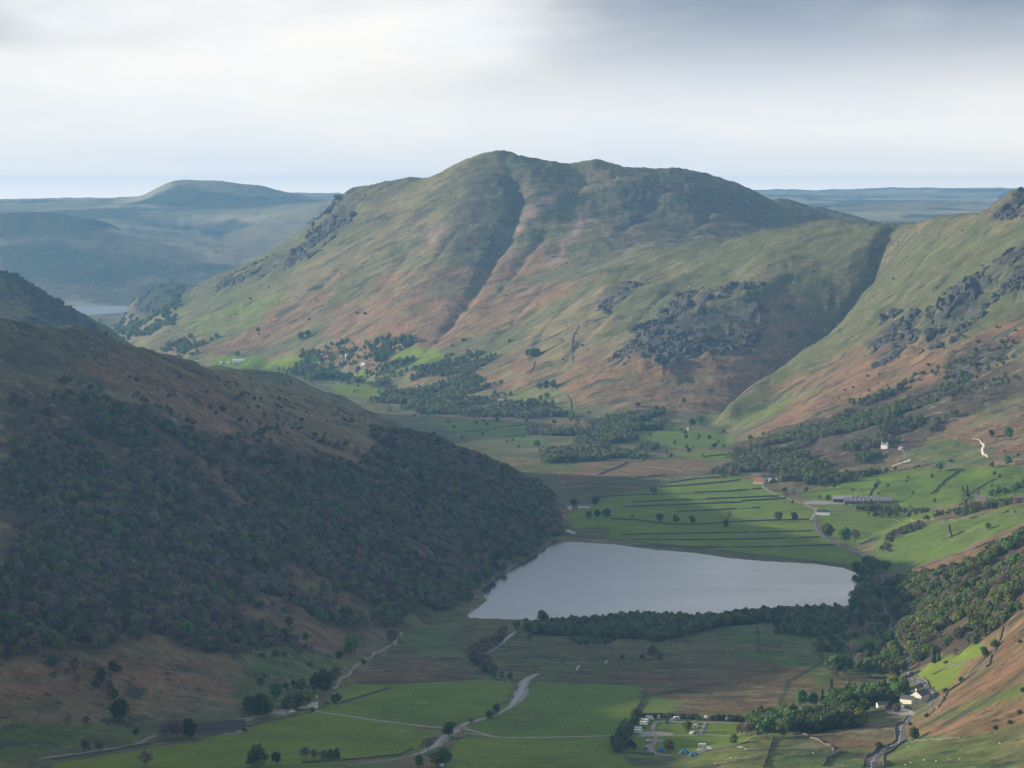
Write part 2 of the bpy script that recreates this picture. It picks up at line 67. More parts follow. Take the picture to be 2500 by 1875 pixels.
COVER = [('wood',[(-498,2820),(-472,2838),(-445,2860),(-414,2900),(-383,2942),(-353,2956),(-325,2982),(-302,3044),(-277,3105),(-250,3151),(-223,3210),(-196,3293),(-165,3333),(-171,3776),(-118,3977),(-86,4682),(-31,4441),(15,4200),(56,3982),(61,3534),(27,3360),(-4,3195),(-46,2929),(-80,2832),(-100,2716),(-129,2591),(-152,2539),(-172,2466),(-197,2426),(-221,2390),(-260,2346),(-283,2338),(-314,2272),(-342,2245),(-366,2215),(-390,2191),(-398,2239),(-407,2292),(-420,2364),(-434,2446),(-444,2505),(-460,2596),(-470,2654),(-485,2743)],14),('heath',[(-521,2950),(-491,3021),(-464,3131),(-427,3184),(-405,3451),(-356,3494),(-345,3256),(-369,3122),(-392,3010),(-420,2943),(-448,2884),(-474,2851),(-499,2826)],12),('brack',[(-342,2245),(-322,2271),(-302,2308),(-276,2334),(-247,2317),(-215,2271),(-218,2220),(-245,2238),(-275,2220),(-301,2227),(-325,2217)],6),('brack',[(-390,2191),(-350,2196),(-334,2155),(-361,2128),(-378,2122)],6),('brack',[(-319,2886),(-298,2882),(-275,2854),(-254,2842),(-264,2818),(-284,2824),(-307,2849)],6),('brack',[(-219,2702),(-190,2727),(-163,2737),(-120,2717),(-132,2648),(-170,2660),(-200,2651)],8),('brack',[(-225,2597),(-188,2590),(-146,2570),(-134,2536),(-173,2478),(-215,2474),(-242,2467)],8),('brack',[(-427,3184),(-399,3400),(-359,3382),(-315,3230),(-279,3125),(-305,3080),(-326,2996),(-360,3010),(-389,2992),(-417,2967),(-445,2944)],14),('bent',[(-372,3708),(-347,3960),(-312,4159),(-274,4206),(-232,4209),(-177,3907),(-176,3561),(-212,3572),(-247,3565),(-273,3442),(-300,3371)],14),('bent',[(-238,4210),(-281,5671),(-196,4133),(-220,4084)],5),('turf',[(-223,2412),(-198,2436),(-172,2466),(-133,2524),(-152,2369),(-172,2277),(-200,2223),(-221,2252),(-220,2339)],8),('turf',[(-377,2115),(-347,2117),(-318,2127),(-292,2131),(-264,2131),(-273,2107),(-292,2091),(-310,2073),(-336,2049),(-363,2038)],5),('field',[(-283,1667),(-322,2018),(-304,2038),(-285,2058),(-267,2078),(-232,2110),(-202,2185),(-180,2230),(-155,2274),(-124,2238),(-94,2204),(-65,2171),(-58,2145),(-65,2072),(-84,2037),(-121,2023),(-145,1998),(-167,1999),(-189,2000),(-210,2000),(-232,1999),(-253,2000),(-275,2000),(-296,2000),(-318,2000)],1),('field',[(-271,2000),(-250,2001),(-230,2003),(-209,2006),(-188,2007),(-167,2009),(-146,2010),(-125,2011),(-104,2013),(-83,2014),(-100,1997),(-121,1998),(-142,1998),(-164,1999),(-185,2000),(-207,2000),(-228,2000),(-250,1999)],1),('field',[(-139,2374),(-127,2404),(-86,2402),(-52,2422),(-28,2422),(-3,2421),(2,2388),(-16,2237),(-46,2174),(-59,2175),(-81,2196),(-104,2219),(-128,2242),(-152,2265)],1),('field',[(-147,2354),(-134,2403),(-99,2380),(-126,2311),(-137,2294)],1),('field',[(21,2408),(50,2402),(78,2397),(106,2392),(109,2373),(91,2207),(78,2138),(54,2136),(30,2135),(6,2133),(-18,2131),(-39,2164),(-6,2285)],1),('field',[(-44,2076),(-38,2124),(-15,2127),(8,2128),(30,2130),(53,2131),(76,2132),(77,2058),(96,1934),(76,1934),(58,2001),(36,1999),(15,1998),(-6,1998),(-27,1998),(-48,1997)],1),('field',[(97,2223),(123,2213),(154,2207),(185,2200),(176,2056),(136,2024),(101,2025),(78,2049),(82,2130)],1),('fieldb',[(107,2340),(124,2352),(151,2356),(138,2289),(125,2253),(104,2247)],5),('marsh',[(-55,2567),(-19,2708),(9,2714),(37,2720),(65,2727),(94,2733),(122,2738),(151,2745),(180,2750),(208,2757),(238,2764),(267,2772),(296,2778),(361,2889),(342,2669),(281,2377),(250,2328),(220,2282),(191,2237),(166,2237),(140,2238),(124,2356),(111,2356),(106,2394),(78,2401),(49,2409),(21,2416),(7,2470),(-18,2543)],8),('turf',[(199,2748),(227,2756),(255,2764),(285,2742),(313,2720),(292,2565),(246,2471),(224,2518),(201,2566)],14),('rush',[(105,2387),(131,2356),(156,2334),(176,2289),(150,2238),(125,2247),(148,2312),(110,2333)],5),('rush',[(52,2445),(80,2457),(109,2469),(137,2470),(165,2470),(194,2472),(231,2495),(269,2519),(254,2376),(223,2322),(194,2267),(166,2334),(137,2369),(106,2402),(79,2423)],12),('marsh',[(-69,2857),(-32,2828),(4,2797),(-26,2591),(-5,2433),(-37,2424),(-68,2413),(-99,2402),(-137,2409),(-118,2582),(-95,2677)],6),('rush',[(-133,2462),(-91,2568),(-61,2520),(-31,2434),(-65,2418),(-99,2402),(-136,2415)],6),('turf',[(-102,2649),(-83,2775),(-61,2879),(-36,2830),(-61,2668),(-18,2470),(-36,2520),(-80,2567)],6),('turf',[(284,2666),(326,2777),(367,2869),(338,2557),(292,2471),(250,2376),(253,2471)],6),('rush',[(326,2833),(358,2861),(337,2721),(311,2666)],6),('ditch',[(232,2748),(235,2749),(223,2579),(220,2579)],2),('ditch',[(276,2679),(279,2679),(276,2537),(272,2532)],2),('ditch',[(274,2537),(274,2523),(234,2412),(212,2268),(209,2268),(231,2419)],2),('ditch',[(103,2333),(135,2367),(164,2356),(164,2347),(134,2356),(102,2321)],2),('turfy',[(85,1928),(112,2008),(141,2022),(166,2042),(192,2070),(185,1954),(173,1864),(151,1873),(129,1884),(107,1903)],3),('turf',[(193,2083),(219,2050),(234,1977),(223,1778),(219,1766),(202,1774),(186,1803),(173,1864)],4),('rush',[(206,2127),(238,2062),(267,2033),(254,1979),(225,1976),(210,1994)],5),('bent',[(250,2118),(294,2172),(270,2012),(256,1995),(240,2028)],5),('turf',[(253,1929),(289,2049),(294,1926),(305,1860),(325,1824),(278,1557),(273,1624),(264,1676),(250,1694),(238,1738),(222,1749)],4),('brack',[(312,2180),(353,2297),(377,2302),(394,2312),(415,2335),(391,2199),(357,2006),(339,1905),(325,1824),(302,1845),(286,1855),(279,1954),(288,2064),(300,1948)],4),('turf',[(294,2045),(310,1995),(321,1958),(343,1930),(339,1905),(316,1930),(299,1943)],4),('field',[(334,2403),(355,2400),(379,2337),(376,2249),(353,2256),(336,2278),(330,2308)],3),('brack',[(352,2281),(368,2307),(376,2270),(369,2196),(357,2182),(345,2201)],3),('brack',[(355,2492),(379,2541),(406,2577),(397,2452),(379,2445),(356,2407)],4),('wood',[(396,3135),(419,2949),(448,2937),(476,2918),(517,2918),(474,2668),(409,2304),(385,2315),(358,2396),(334,2418),(351,2652),(370,2858)],8),('brack',[(407,3015),(442,2965),(482,2956),(510,2947),(505,2917),(467,2909),(430,2908),(410,2950)],3),('shore',[(60,3503),(122,3425),(157,3395),(191,3366),(225,3335),(258,3306),(301,3264),(343,3221),(379,3176),(382,3242),(344,3273),(305,3306),(260,3331),(215,3362),(171,3438),(125,3517)],3),('field',[(73,3732),(128,3925),(177,4026),(228,4125),(276,4183),(325,4249),(352,4137),(374,3937),(394,3758),(374,3517),(398,3259),(378,3204),(340,3242),(303,3285),(260,3324),(215,3370),(169,3408),(122,3449),(94,3492),(76,3563)],2),('marsh',[(63,3555),(117,3582),(120,3517),(107,3441),(68,3434)],4),('field',[(399,3748),(452,3746),(505,3747),(553,3610),(491,3430),(449,3478),(398,3376),(379,3517)],2),('fieldb',[(439,3440),(471,3409),(502,3372),(536,3289),(578,3261),(527,2973),(500,3065),(458,3073),(408,3087),(400,3218)],2),('field',[(395,3982),(470,4098),(531,4166),(567,4102),(604,4062),(633,4060),(670,4027),(707,3995),(641,3616),(601,3635),(561,3655),(532,3749),(494,3789),(450,3777),(406,3771)],3),('turf',[(619,4375),(654,4294),(687,4221),(671,4051),(621,4060),(569,4230)],10),('brack',[(712,4301),(771,4362),(726,4103),(690,4094)],10),('brack',[(63,4430),(111,4465),(159,4501),(206,4499),(253,4496),(299,4498),(297,4322),(208,4198),(161,4149),(114,4101),(69,4058)],4),('turf',[(51,4510),(107,4444),(92,4310),(43,4310)],4),('marsh',[(77,4185),(125,4216),(174,4247),(224,4275),(275,4308),(212,4156),(154,4011),(81,3802)],4),('field',[(-151,5330),(-90,5290),(-30,5251),(30,5211),(36,5072),(-36,5052),(-107,5025)],2),('field',[(-113,4999),(-64,5018),(-14,5039),(36,5055),(28,4916),(-62,4879),(-104,4912)],2),('fieldb',[(-14,4879),(48,4898),(64,4778),(33,4723)],2),('fieldb',[(180,4899),(282,5116),(332,5050),(379,4960),(361,4720),(310,4709),(259,4698),(194,4736)],3),('field',[(241,4602),(295,4631),(350,4658),(338,4480),(312,4499)],2),('brack',[(60,5256),(142,5301),(122,5071),(70,4981)],3),('field',[(-272,6532),(-230,6521),(-173,6448),(-147,6320),(-196,6293),(-244,6381)],4),('field',[(-393,6623),(-332,6520),(-311,6465),(-338,6466)],4),('field',[(-600,6958),(-474,6841),(-430,6760),(-532,6841)],4),('field',[(-728,7053),(-600,6966),(-554,6883),(-382,3922)],4),('fieldb',[(-222,5934),(-186,5967),(-190,5840),(-214,5818)],3),('field',[(-409,6423),(-311,6288),(-247,6022),(-289,5841),(-358,6021)],4),('turfy',[(-25,5796),(32,5748),(88,5671),(118,5549),(108,5436),(62,5457),(8,5608)],5),('brack',[(-68,6854),(10,6886),(58,6846),(38,6707),(-38,6649)],14),('brack',[(-124,6783),(-71,6751),(-69,6545),(-110,6498),(-176,6543),(-160,6654)],14),('brack',[(-444,6983),(-324,6959),(-202,6805),(-189,6693),(-272,6628),(-402,6780)],20),('brack',[(-371,7115),(-291,7118),(-245,6947),(-314,6966)],20),('scree',[(-225,7262),(-143,7257),(-122,7225),(-191,7118)],14),('scree',[(20,7258),(104,7366),(137,7486),(124,7358),(51,7198)],14),('scree',[(141,7142),(186,7344),(208,7399),(171,7124)],14),('scree',[(0,7186),(41,7198),(20,7137)],10),('scree',[(77,6846),(151,7139),(183,7216),(116,6845)],12),('heath',[(-194,7253),(-135,7356),(-74,7512),(11,7543),(84,7461),(41,7303),(0,7186),(-59,6940),(-117,6931)],30),('heath',[(209,7418),(289,7456),(372,7558),(459,7532),(549,7549),(644,7623),(722,7706),(628,6110),(574,6167),(516,6208),(492,6716),(400,6309),(338,6844),(244,6937)],40),('bent',[(-42,6012),(0,6130),(44,6250),(110,6256),(175,6216),(220,6244),(198,6095),(158,5901),(122,5762),(81,5721),(21,5844)],30),('brack',[(-52,6123),(34,6063),(66,5814),(33,5809)],12),('brack',[(112,5638),(156,5809),(184,5656),(236,5393),(177,5452),(117,5528)],14),('turfy',[(-873,7630),(-769,7460),(-683,7447),(-566,7296),(-618,7177),(-689,7172),(-757,7145)],20),('brack',[(181,5577),(245,5593),(320,5582),(397,5615),(472,5666),(550,5725),(602,5540),(531,5371),(474,5267),(424,5229),(390,5402),(296,5357),(243,5368),(191,5404)],14),('brack',[(392,5661),(441,5729),(493,5823),(579,5862),(606,5800),(521,5669),(455,5654)],18),('grass',[(519,5645),(558,5413),(633,5534),(680,5666),(744,5924),(778,5938),(804,5687),(844,5567),(883,5452),(878,5236),(824,5218),(766,5171),(720,5190),(671,5183),(622,5181),(581,5219),(534,5214),(489,5222),(442,5209),(373,5171),(428,5218)],10),('grass',[(326,6256),(399,6289),(462,6299),(515,6194),(618,6184),(678,6088),(740,6037),(694,5935),(622,5965),(548,5984),(471,6073),(389,6123)],14),('brack',[(414,4876),(504,5018),(563,5110),(616,5129),(673,5016),(736,4823),(797,4844),(855,4847),(838,4747),(793,4744),(748,4741),(703,4737),(660,4744),(615,4746),(570,4736),(524,4724),(476,4690),(431,4687)],10),('turfy',[(379,5151),(441,5199),(504,5160),(479,4983),(414,4955)],6),('wood',[(359,4778),(439,4773),(490,4775),(540,4773),(610,4791),(657,4768),(703,4737),(764,4702),(816,4621),(784,4437),(736,4431),(687,4417),(633,4345),(572,4251),(524,4231),(475,4194),(403,4058),(366,4235),(346,4448)],8),('rock',[(192,5663),(237,5792),(328,5960),(379,5970),(447,5866),(445,5736),(415,5648),(361,5679),(307,5566),(247,5642)],16),('rock',[(435,5698),(460,5826),(507,5896),(508,5801),(484,5708)],14),('rock',[(626,5154),(685,5218),(719,5045),(784,5100),(837,5074),(906,5141),(870,4935),(797,4912),(737,4877),(679,4904),(636,4948)],14),('rock',[(891,5452),(3062,18281),(946,5461),(961,5416),(944,5320),(909,5377)],10),('rock',[(622,4780),(667,4792),(713,4805),(782,4814),(848,4803),(833,4716),(784,4725),(734,4720),(655,4725)],20),('rock',[(-525,7602),(-476,7854),(-420,7847),(-380,7724),(-418,7602),(-477,7524),(-586,7559),(-664,7599),(-745,7657),(-763,7838),(-679,7726),(-602,7667)],20),('rock',[(174,6180),(245,6207),(268,6125),(214,6064)],10),('rock',[(-911,5250),(-864,5322),(-804,5322),(-768,5329),(-467,3090),(-844,5154)],10),('heath',[(-2197,12479),(-2018,12458),(-1841,12450),(-1675,12259),(-1446,12075),(-1290,11888),(-735,7894),(-759,7800),(-852,7942),(-1023,8738),(-1131,8909),(-1507,11012),(-1614,10999),(-1722,10993),(-874,5246),(-912,5168),(-2022,11471),(-2108,11968)],60),('bent',[(-1309,12066),(-1347,13852),(-1240,14197),(-1109,14320),(-905,14287),(-515,7786),(-1026,13478),(-1027,11946),(-1144,11760)],50),('farwood',[(-2098,11911),(-1982,11968),(-1859,11996),(-1711,11842),(-1560,11649),(-1362,11642),(-1506,11236),(-1627,11253),(-1750,11279),(-1877,11326),(-926,5250)],50),('farwood',[(-1649,14271),(-1508,14368),(-1357,14378),(-1252,14113),(-1402,13635)],30),('farwood',[(-1442,11231),(-1355,11302),(-938,8306),(-877,7863),(-968,8073),(-1156,8903)],20),('farwood',[(-2197,12479),(-2018,12460),(-1844,12466),(-1778,13722),(-1701,12074),(-1845,12086),(-1996,12142),(-2151,12213)],60),('farwood',[(-1683,11820),(-1560,11770),(-1432,11672),(-1314,11647),(-1135,11664),(-1276,11307),(-1437,11318),(-1599,11338)],60),('farwood',[(-2009,15016),(-1904,15368),(-1754,15388),(-1564,15219),(-1386,15153),(-1615,14899),(-1805,14904)],60)]
LAKES = [([(-42.0,2812.2),(-23.9,2804.1),(0.0,2801.4),(19.9,2793.3),(43.6,2785.3),(99.6,2801.4),(180.4,2820.4),(243.6,2856.4),(289.9,2873.3),(328.0,2884.7),(345.0,2907.7),(363.4,3009.9),(375.6,3089.7),(375.3,3146.4),(366.6,3187.6),(338.6,3222.8),(285.6,3244.4),(246.3,3273.5),(211.9,3318.1),(166.3,3348.6),(120.6,3399.3),(82.5,3419.2),(62.2,3423.2),(54.3,3415.2),(49.8,3443.4),(33.2,3337.1),(0.0,3180.7),(-21.9,3079.9),(-33.2,2994.4),(-25.0,2934.1),(-34.7,2876.1),(-40.6,2856.4),(-44.3,2834.1)],158.2),([(-1800,9850),(-1800,10700),(-1500,10760),(-1290,10600),(-1350,10200),(-1450,9950)],145.6)]
TREES = [(-255.7,2002.8,'B',13,'leafless tree standing alone in the pasture by the lower edge of the view'),(-306.2,2060.9,'B',10,'pale leafless tree beside the farm track at lower left'),(-297.8,2072.0,'O',6.5,'low olive-green tree on the wall beside the farm track'),(-292.7,2144.4,'D',18,'tall dark green tree on the rough slope above the farm track bend'),(-276.9,2116.2,'U',4.5,'round bush just above the bend of the farm track'),(-315.0,2125.8,'B',8,'broad leafless thorn on the rough grass slope,lower of a pair'),(-327.9,2124.6,'B',9,'broad leafless thorn on the rough grass slope,taller of a pair'),(-255.6,2114.7,'B',15,'big leafless tree left of the dark barns,outermost of three'),(-247.4,2116.9,'B',17,'big leafless tree left of the dark barns,middle of three'),(-238.3,2121.6,'D',16,'big dark tree hard against the dark barns'),(-384.8,2198.9,'B',11,'pale twiggy tree at the wood edge by the left border'),(-368.2,2221.6,'B',12,'pale twiggy tree standing proud of the wood edge above the bracken'),(-350.8,2241.8,'O',12,'rounded green tree at the lower edge of the wood above the bracken bank'),(-326.3,2271.2,'O',12,'dull green tree at the lower wood edge over the bracken bank'),(-299.9,2317.4,'S',14,'fresh green tree at the top of the bracken bank,left of two'),(-266.7,2358.7,'S',16,'large fresh green tree at the top of the bracken bank,right of two'),(-177.7,2005.9,'O',16,'wide spreading oak in the pasture at the lower edge of the view'),(-182.7,2004.4,'O',8,'small oak tucked under the left side of the spreading oak'),(-165.5,2014.3,'O',9,'slim tree close right of the spreading oak'),(-146.1,2032.6,'B',10,'leafless tree at the left end of the short field row'),(-139.7,2032.3,'B',8,'twiggy tree second in the short field row'),(-133.4,2033.7,'A',7,'grey-green tree in the middle of the short field row'),(-128.9,2035.2,'A',7.5,'grey-green tree second from the river end of the field row'),(-124.6,2036.8,'A',7.5,'grey-green tree at the river end of the field row'),(-195.2,2221.1,'S',18,'large full sycamore on the uphill side of the farm yard'),(-202.7,2213.0,'D',15,'dark tree left of the large sycamore at the farm'),(-188.8,2227.4,'O',13,'green tree between the sycamore and the farm yard'),(-187.1,2272.4,'D',13,'round dark tree behind the farm yard'),(-175.7,2255.3,'O',12,'green tree in front of the farmhouse roof'),(-168.5,2266.3,'O',12,'green tree screening the farmhouse front'),(-170.5,2325.3,'D',12,'dark round tree behind the farmhouse'),(-162.3,2269.5,'Y',15,'yellow-green tree beside the white farmhouse wall'),(-154.4,2342.3,'D',20,'tall dark broad tree,the highest at the farm'),(-147.2,2409.7,'O',10,'airy tree where the valley path leaves the farm'),(-146.6,2277.7,'H',7,'pale blossoming thorn at the field corner by the farm'),(-140.4,2298.2,'U',8,'dark bush behind the pale blossoming thorn'),(-156.6,2252.8,'U',4,'low bush at the gate of the concrete field track'),(-141.4,2528.3,'S',18,'single big green tree on the bracken slope above the path'),(-108.9,2612.3,'B',17,'large bare tree beside the path at the wood edge'),(-129.8,2512.1,'U',4.5,'small dark bush on the path wall'),(-200.9,2297.9,'B',8,'brownish small tree on the slope above the farm'),(-46.4,2129.8,'D',12,'dark tree beside the track bridge over the river'),(-60.4,2065.5,'B',12,'bare tree on the river gravel below the bridge'),(-64.7,1998.6,'S',9,'green bush tree by the river at the lower edge'),(-52.5,2002.2,'O',11,'green tree on the river bank at the lower edge,left of two'),(-47.2,2004.0,'D',13,'darker green tree on the river bank at the lower edge,right of two'),(-16.8,2223.4,'U',6,'bush on the river bank above the bridge'),(-12.1,2243.3,'O',8,'rounded riverside tree at the bend above the bridge'),(-31.2,2191.9,'B',5,'low bare thicket bush along the river above the bridge'),(-15.2,2431.2,'S',8,'bright green tree at the top corner of the riverside meadow'),(-8.3,2426.2,'O',7,'green tree second in the short riverside line'),(-1.4,2421.4,'O',7,'green tree at the river end of the short line'),(-11.6,2636.3,'B',8,'small tree leaning over the straight stream'),(4.7,2731.9,'A',9,'grey-green tree where the stream meets the lake'),(13.7,2747.3,'B',9,'twiggy tree beside the stream mouth'),(29.4,2757.3,'D',14,'tall dark tree rising above the lake shore belt'),(15.9,2661.6,'A',6,'rounded willow bush in the marsh below the shore belt'),(125.5,2565.2,'A',10,'large rounded willow alone in the marsh'),(130.6,2536.4,'A',8,'willow at the marsh edge beside the large rounded willow'),(97.8,2546.3,'U',4,'low willow bush in the marsh by the little pool'),(115.2,2546.0,'U',4,'small willow bush in the marsh left of the large willow'),(131.7,2154.6,'O',8,'round tree in the middle of the campsite lawn'),(111.4,2044.8,'O',9.5,'round tree on the lower campsite lawn by the blue tents'),(157.4,2041.3,'O',8.5,'round tree where the campsite lane forks'),(169.5,2119.5,'B',10,'thin tall tree at the campsite end,left of three'),(172.4,2114.7,'B',11,'thin tall tree at the campsite end,middle of three'),(175.6,2113.6,'B',10.5,'thin tall tree at the campsite end,right of three'),(88.2,2164.1,'D',10,'dark hedge tree behind the parked motorhomes'),(85.5,2126.7,'D',11,'dark hedge tree at the lane gate into the campsite'),(76.7,2061.9,'O',11,'tree at the lower corner of the campsite hedge'),(94.9,2212.6,'O',9,'hedge tree at the upper corner of the campsite'),(85.5,2082.8,'P',6,'plum-leaved bush by the campsite hedge'),(88.2,2075.9,'P',5,'smaller plum-leaved bush by the campsite hedge'),(249.5,1948.7,'U',5,'dark bush against the road wall'),(270.9,1936.8,'O',10,'tree with open crown right of the winding road'),(287.1,2188.1,'P',8,'dark purple tree beside the inn outbuilding'),(292.3,2185.3,'A',8,'grey-green tree in front of the inn car park'),(296.0,2052.9,'U',3.5,'small bush at the roadside below the inn'),(285.5,2061.3,'U',3,'small bush at the inside of the road bend'),(307.0,2276.0,'S',16,'bright green tree close left of the inn'),(308.7,2325.8,'Y',14,'yellow-green tree behind the bright tree at the inn'),(276.7,2358.2,'C',9,'small dark conifer at the foot of the green paddock'),(282.7,2369.6,'C',6,'smallest conifer beside the green paddock'),(290.6,2340.6,'C',9,'narrow conifer in the inn wood below the paddock'),(296.9,2290.7,'C',18,'big black-green conifer left of the inn'),(228.5,2272.4,'D',15,'dark sycamore at the outer end of the inn wood'),(248.6,2272.8,'S',12,'fresh sycamore above the bunkhouse vans,left of two'),(253.6,2277.2,'S',14,'fresh sycamore above the bunkhouse vans,right of two'),(256.3,2255.1,'Y',11,'yellowish tree beside the fresh sycamores'),(274.2,2277.8,'S',14,'fresh green tree in the middle of the inn wood'),(268.2,2302.1,'D',12,'dark green tree at the upper edge of the inn wood'),(258.5,2327.3,'C',15,'dark spruce at the upper point of the inn wood'),(268.7,2193.5,'S',11,'fresh green tree at the lower front of the inn wood'),(259.2,2191.8,'O',11,'olive tree at the lower front of the inn wood'),(211.4,2231.7,'S',10,'light green tree at the lane end of the inn wood'),(212.3,2207.8,'S',9,'light green bush tree below the bunkhouse vans'),(181.4,2053.1,'D',17,'tall dark tree at the campsite end of the inn wood'),(181.2,2119.4,'S',15,'tall fresh green tree overhanging the campsite'),(193.9,2125.5,'D',14,'dark tree behind the drystone wall on the mound'),(194.1,2057.2,'Y',9,'yellow-olive tree at the foot of the mound wall'),(275.0,2436.3,'D',20,'great dark tree at the edge of the marsh,left of the paddock'),(285.6,2471.5,'D',14,'dark tree just behind the great dark marsh-edge tree'),(270.8,2420.4,'B',11,'bare pinkish tree in front of the great dark tree'),(303.6,2437.9,'D',17,'broad dark tree over the paddock'),(314.9,2472.1,'D',14,'dark tree beside the broad paddock tree'),(315.4,2434.9,'O',14,'olive tree on the road side of the paddock'),(319.9,2403.3,'O',14,'tree shading the road above the inn'),(329.4,2423.2,'O',12,'tree overhanging the road where it leaves the wood'),(304.9,2569.7,'B',13,'bare brown tree on the rough bank,taller of two'),(303.4,2514.5,'B',11,'bare brown tree on the rough bank,lower of two'),(335.6,2536.2,'S',10,'fresh green tree on the road bend in the wood'),(349.4,2511.4,'S',12,'brightest green tree above the road at the wood foot'),(354.0,2592.8,'B',10,'pinkish bare tree right of the straight road'),(386.7,2653.9,'S',8,'bright green tree in the middle of the sunlit wood'),(350.6,2392.1,'C',15,'black-green conifer at the edge of the sunlit green slope'),(353.9,2386.9,'C',12,'second conifer at the edge of the sunlit green slope'),(361.2,2350.9,'B',9,'brown tree at the upper edge of the sunlit green slope'),(369.7,2253.5,'D',9,'dark holly at the wall below the bracken,lower of two'),(377.0,2249.9,'D',8,'dark holly at the wall below the bracken,upper of two'),(342.1,2190.5,'U',4,'round thorn beside the fellside wall'),(334.4,2217.8,'U',4.5,'thorn at the lower end of the fellside wall'),(355.2,2356.8,'U',3,'single thorn in the sunlit green field above the road'),(378.9,2148.3,'U',3,'dark thorn high on the bracken slope'),(338.6,1906.7,'U',3.5,'dark thorn on the bracken at the right border'),(327.9,1859.0,'U',3.5,'thorn low on the bracken slope near the right border'),(310.2,1844.3,'U',3.5,'thorn at the bottom of the bracken slope'),(320.3,1849.7,'U',3,'small thorn between two others under the bracken slope'),(430.1,2689.1,'S',10,'bright round tree high in the sunlit wood,left of two'),(439.5,2653.2,'S',9,'bright round tree high in the sunlit wood,right of two'),(395.3,2336.7,'B',12,'big grey bare tree at the top of the fellside wall'),(335.0,3639.0,'D',13,'wide round dark tree on the meadow wall,larger of two'),(355.6,3639.0,'D',12,'wide round dark tree on the meadow wall,nearer the road'),(264.0,3565.2,'D',11,'round dark tree alone in front of the meadow wall'),(378.9,3459.3,'D',18,'tall tree beside the road where it nears the lake'),(392.4,3401.1,'D',20,'large round tree in the roadside clump beyond the lake'),(406.5,3418.6,'B',17,'brown bare tree at the back of the roadside clump'),(424.8,3881.9,'O',9,'olive round tree in front of the open-sided barn'),(371.9,3921.6,'B',10,'bare tree beside the farm lane'),(598.3,4049.6,'D',13,'dark round tree on the wall above the hamlet fields'),(727.6,4237.7,'D',17,'great dark tree near the white track,larger of two'),(708.2,4276.2,'D',12,'dark tree left of the great tree by the white track'),(688.0,4014.3,'D',15,'dark tree below the end of the white track'),(597.1,3788.0,'C',15,'single dark spruce beside the hamlet cottage'),(570.8,3657.0,'B',12,'bare tree in front of the single spruce'),(515.1,3124.7,'O',8,'tree casting a shadow on the sunlit hamlet field'),(375.5,3148.3,'D',12,'dark tree on the far corner of the lake shore'),(405.0,3124.0,'D',13,'dark tree at the roadside by the lake corner'),(338.6,2860.0,'D',14,'round dark tree at the near corner of the lake'),(97.9,3671.2,'D',10,'dark tree in the meadow clump,left of three'),(108.3,3670.4,'D',12,'dark tree in the meadow clump,middle of three'),(120.2,3669.9,'D',13,'dark tree in the meadow clump,right of three'),(186.0,3632.6,'D',11,'dark upright tree on the meadow hedge,first of the row'),(205.1,3614.3,'D',11,'narrow dark tree on the meadow hedge,second of the row'),(225.0,3604.6,'D',11,'dark tree on the meadow hedge,third of the row'),(153.1,3659.6,'B',8,'bare tree on the meadow hedge between clump and row'),(276.1,3674.0,'B',10,'bare brown tree behind the round meadow tree'),(194.4,3975.9,'O',11,'wide thin-trunked tree on the strip field wall'),(81.6,3812.5,'D',11,'dark tree beside the white lodge at the wood nose'),(110.2,3827.2,'D',12,'dark tree right of the white lodge'),(321.5,5425.7,'D',11,'round tree alone on the bracken below the gully'),(234.9,5410.0,'D',10,'dark tree at the foot of the bracken fell'),(320.1,5140.8,'D',15,'dark tree beside the ruined field barn'),(335.7,5179.7,'D',17,'tall dark tree in the clump above the ruined barn'),(328.6,4698.2,'D',9,'dark round tree on the far meadow hedge'),(343.7,4704.0,'D',7,'small round tree on the far meadow hedge'),(224.0,4666.9,'H',9,'white-blossomed tree at the edge of the far wood'),(33.8,5973.7,'D',17,'dark clump tree on the open fell,left of three'),(43.0,5964.9,'D',20,'dark clump tree on the open fell,middle of three'),(51.4,5960.5,'D',18,'dark clump tree on the open fell,right of three'),(54.8,5702.4,'D',15,'dark tree below the fell wall,left of three'),(67.5,5680.7,'D',19,'dark tree below the fell wall,middle of three'),(80.1,5665.6,'D',17,'dark tree below the fell wall,right of three'),(-6.2,6225.8,'O',10,'lone tree on the open fell left of the dark clump'),(-505.1,6944.0,'D',22,'dark round copse tree on the far fellside'),(-488.5,6945.5,'D',16,'smaller dark tree above the round copse tree on the far fellside'),(-624.1,7128.3,'D',14,'dark tree alone on the far fellside'),(-350.4,6895.1,'D',9,'solitary bush tree on the pink bracken of the far fell'),(-227.6,6524.4,'D',22,'tall pale green tree at the top of the far village wood'),(-249.4,6565.2,'C',24,'tallest spruce of the far village wood'),(-663.0,7003.9,'D',15,'tree behind the far white barn')]
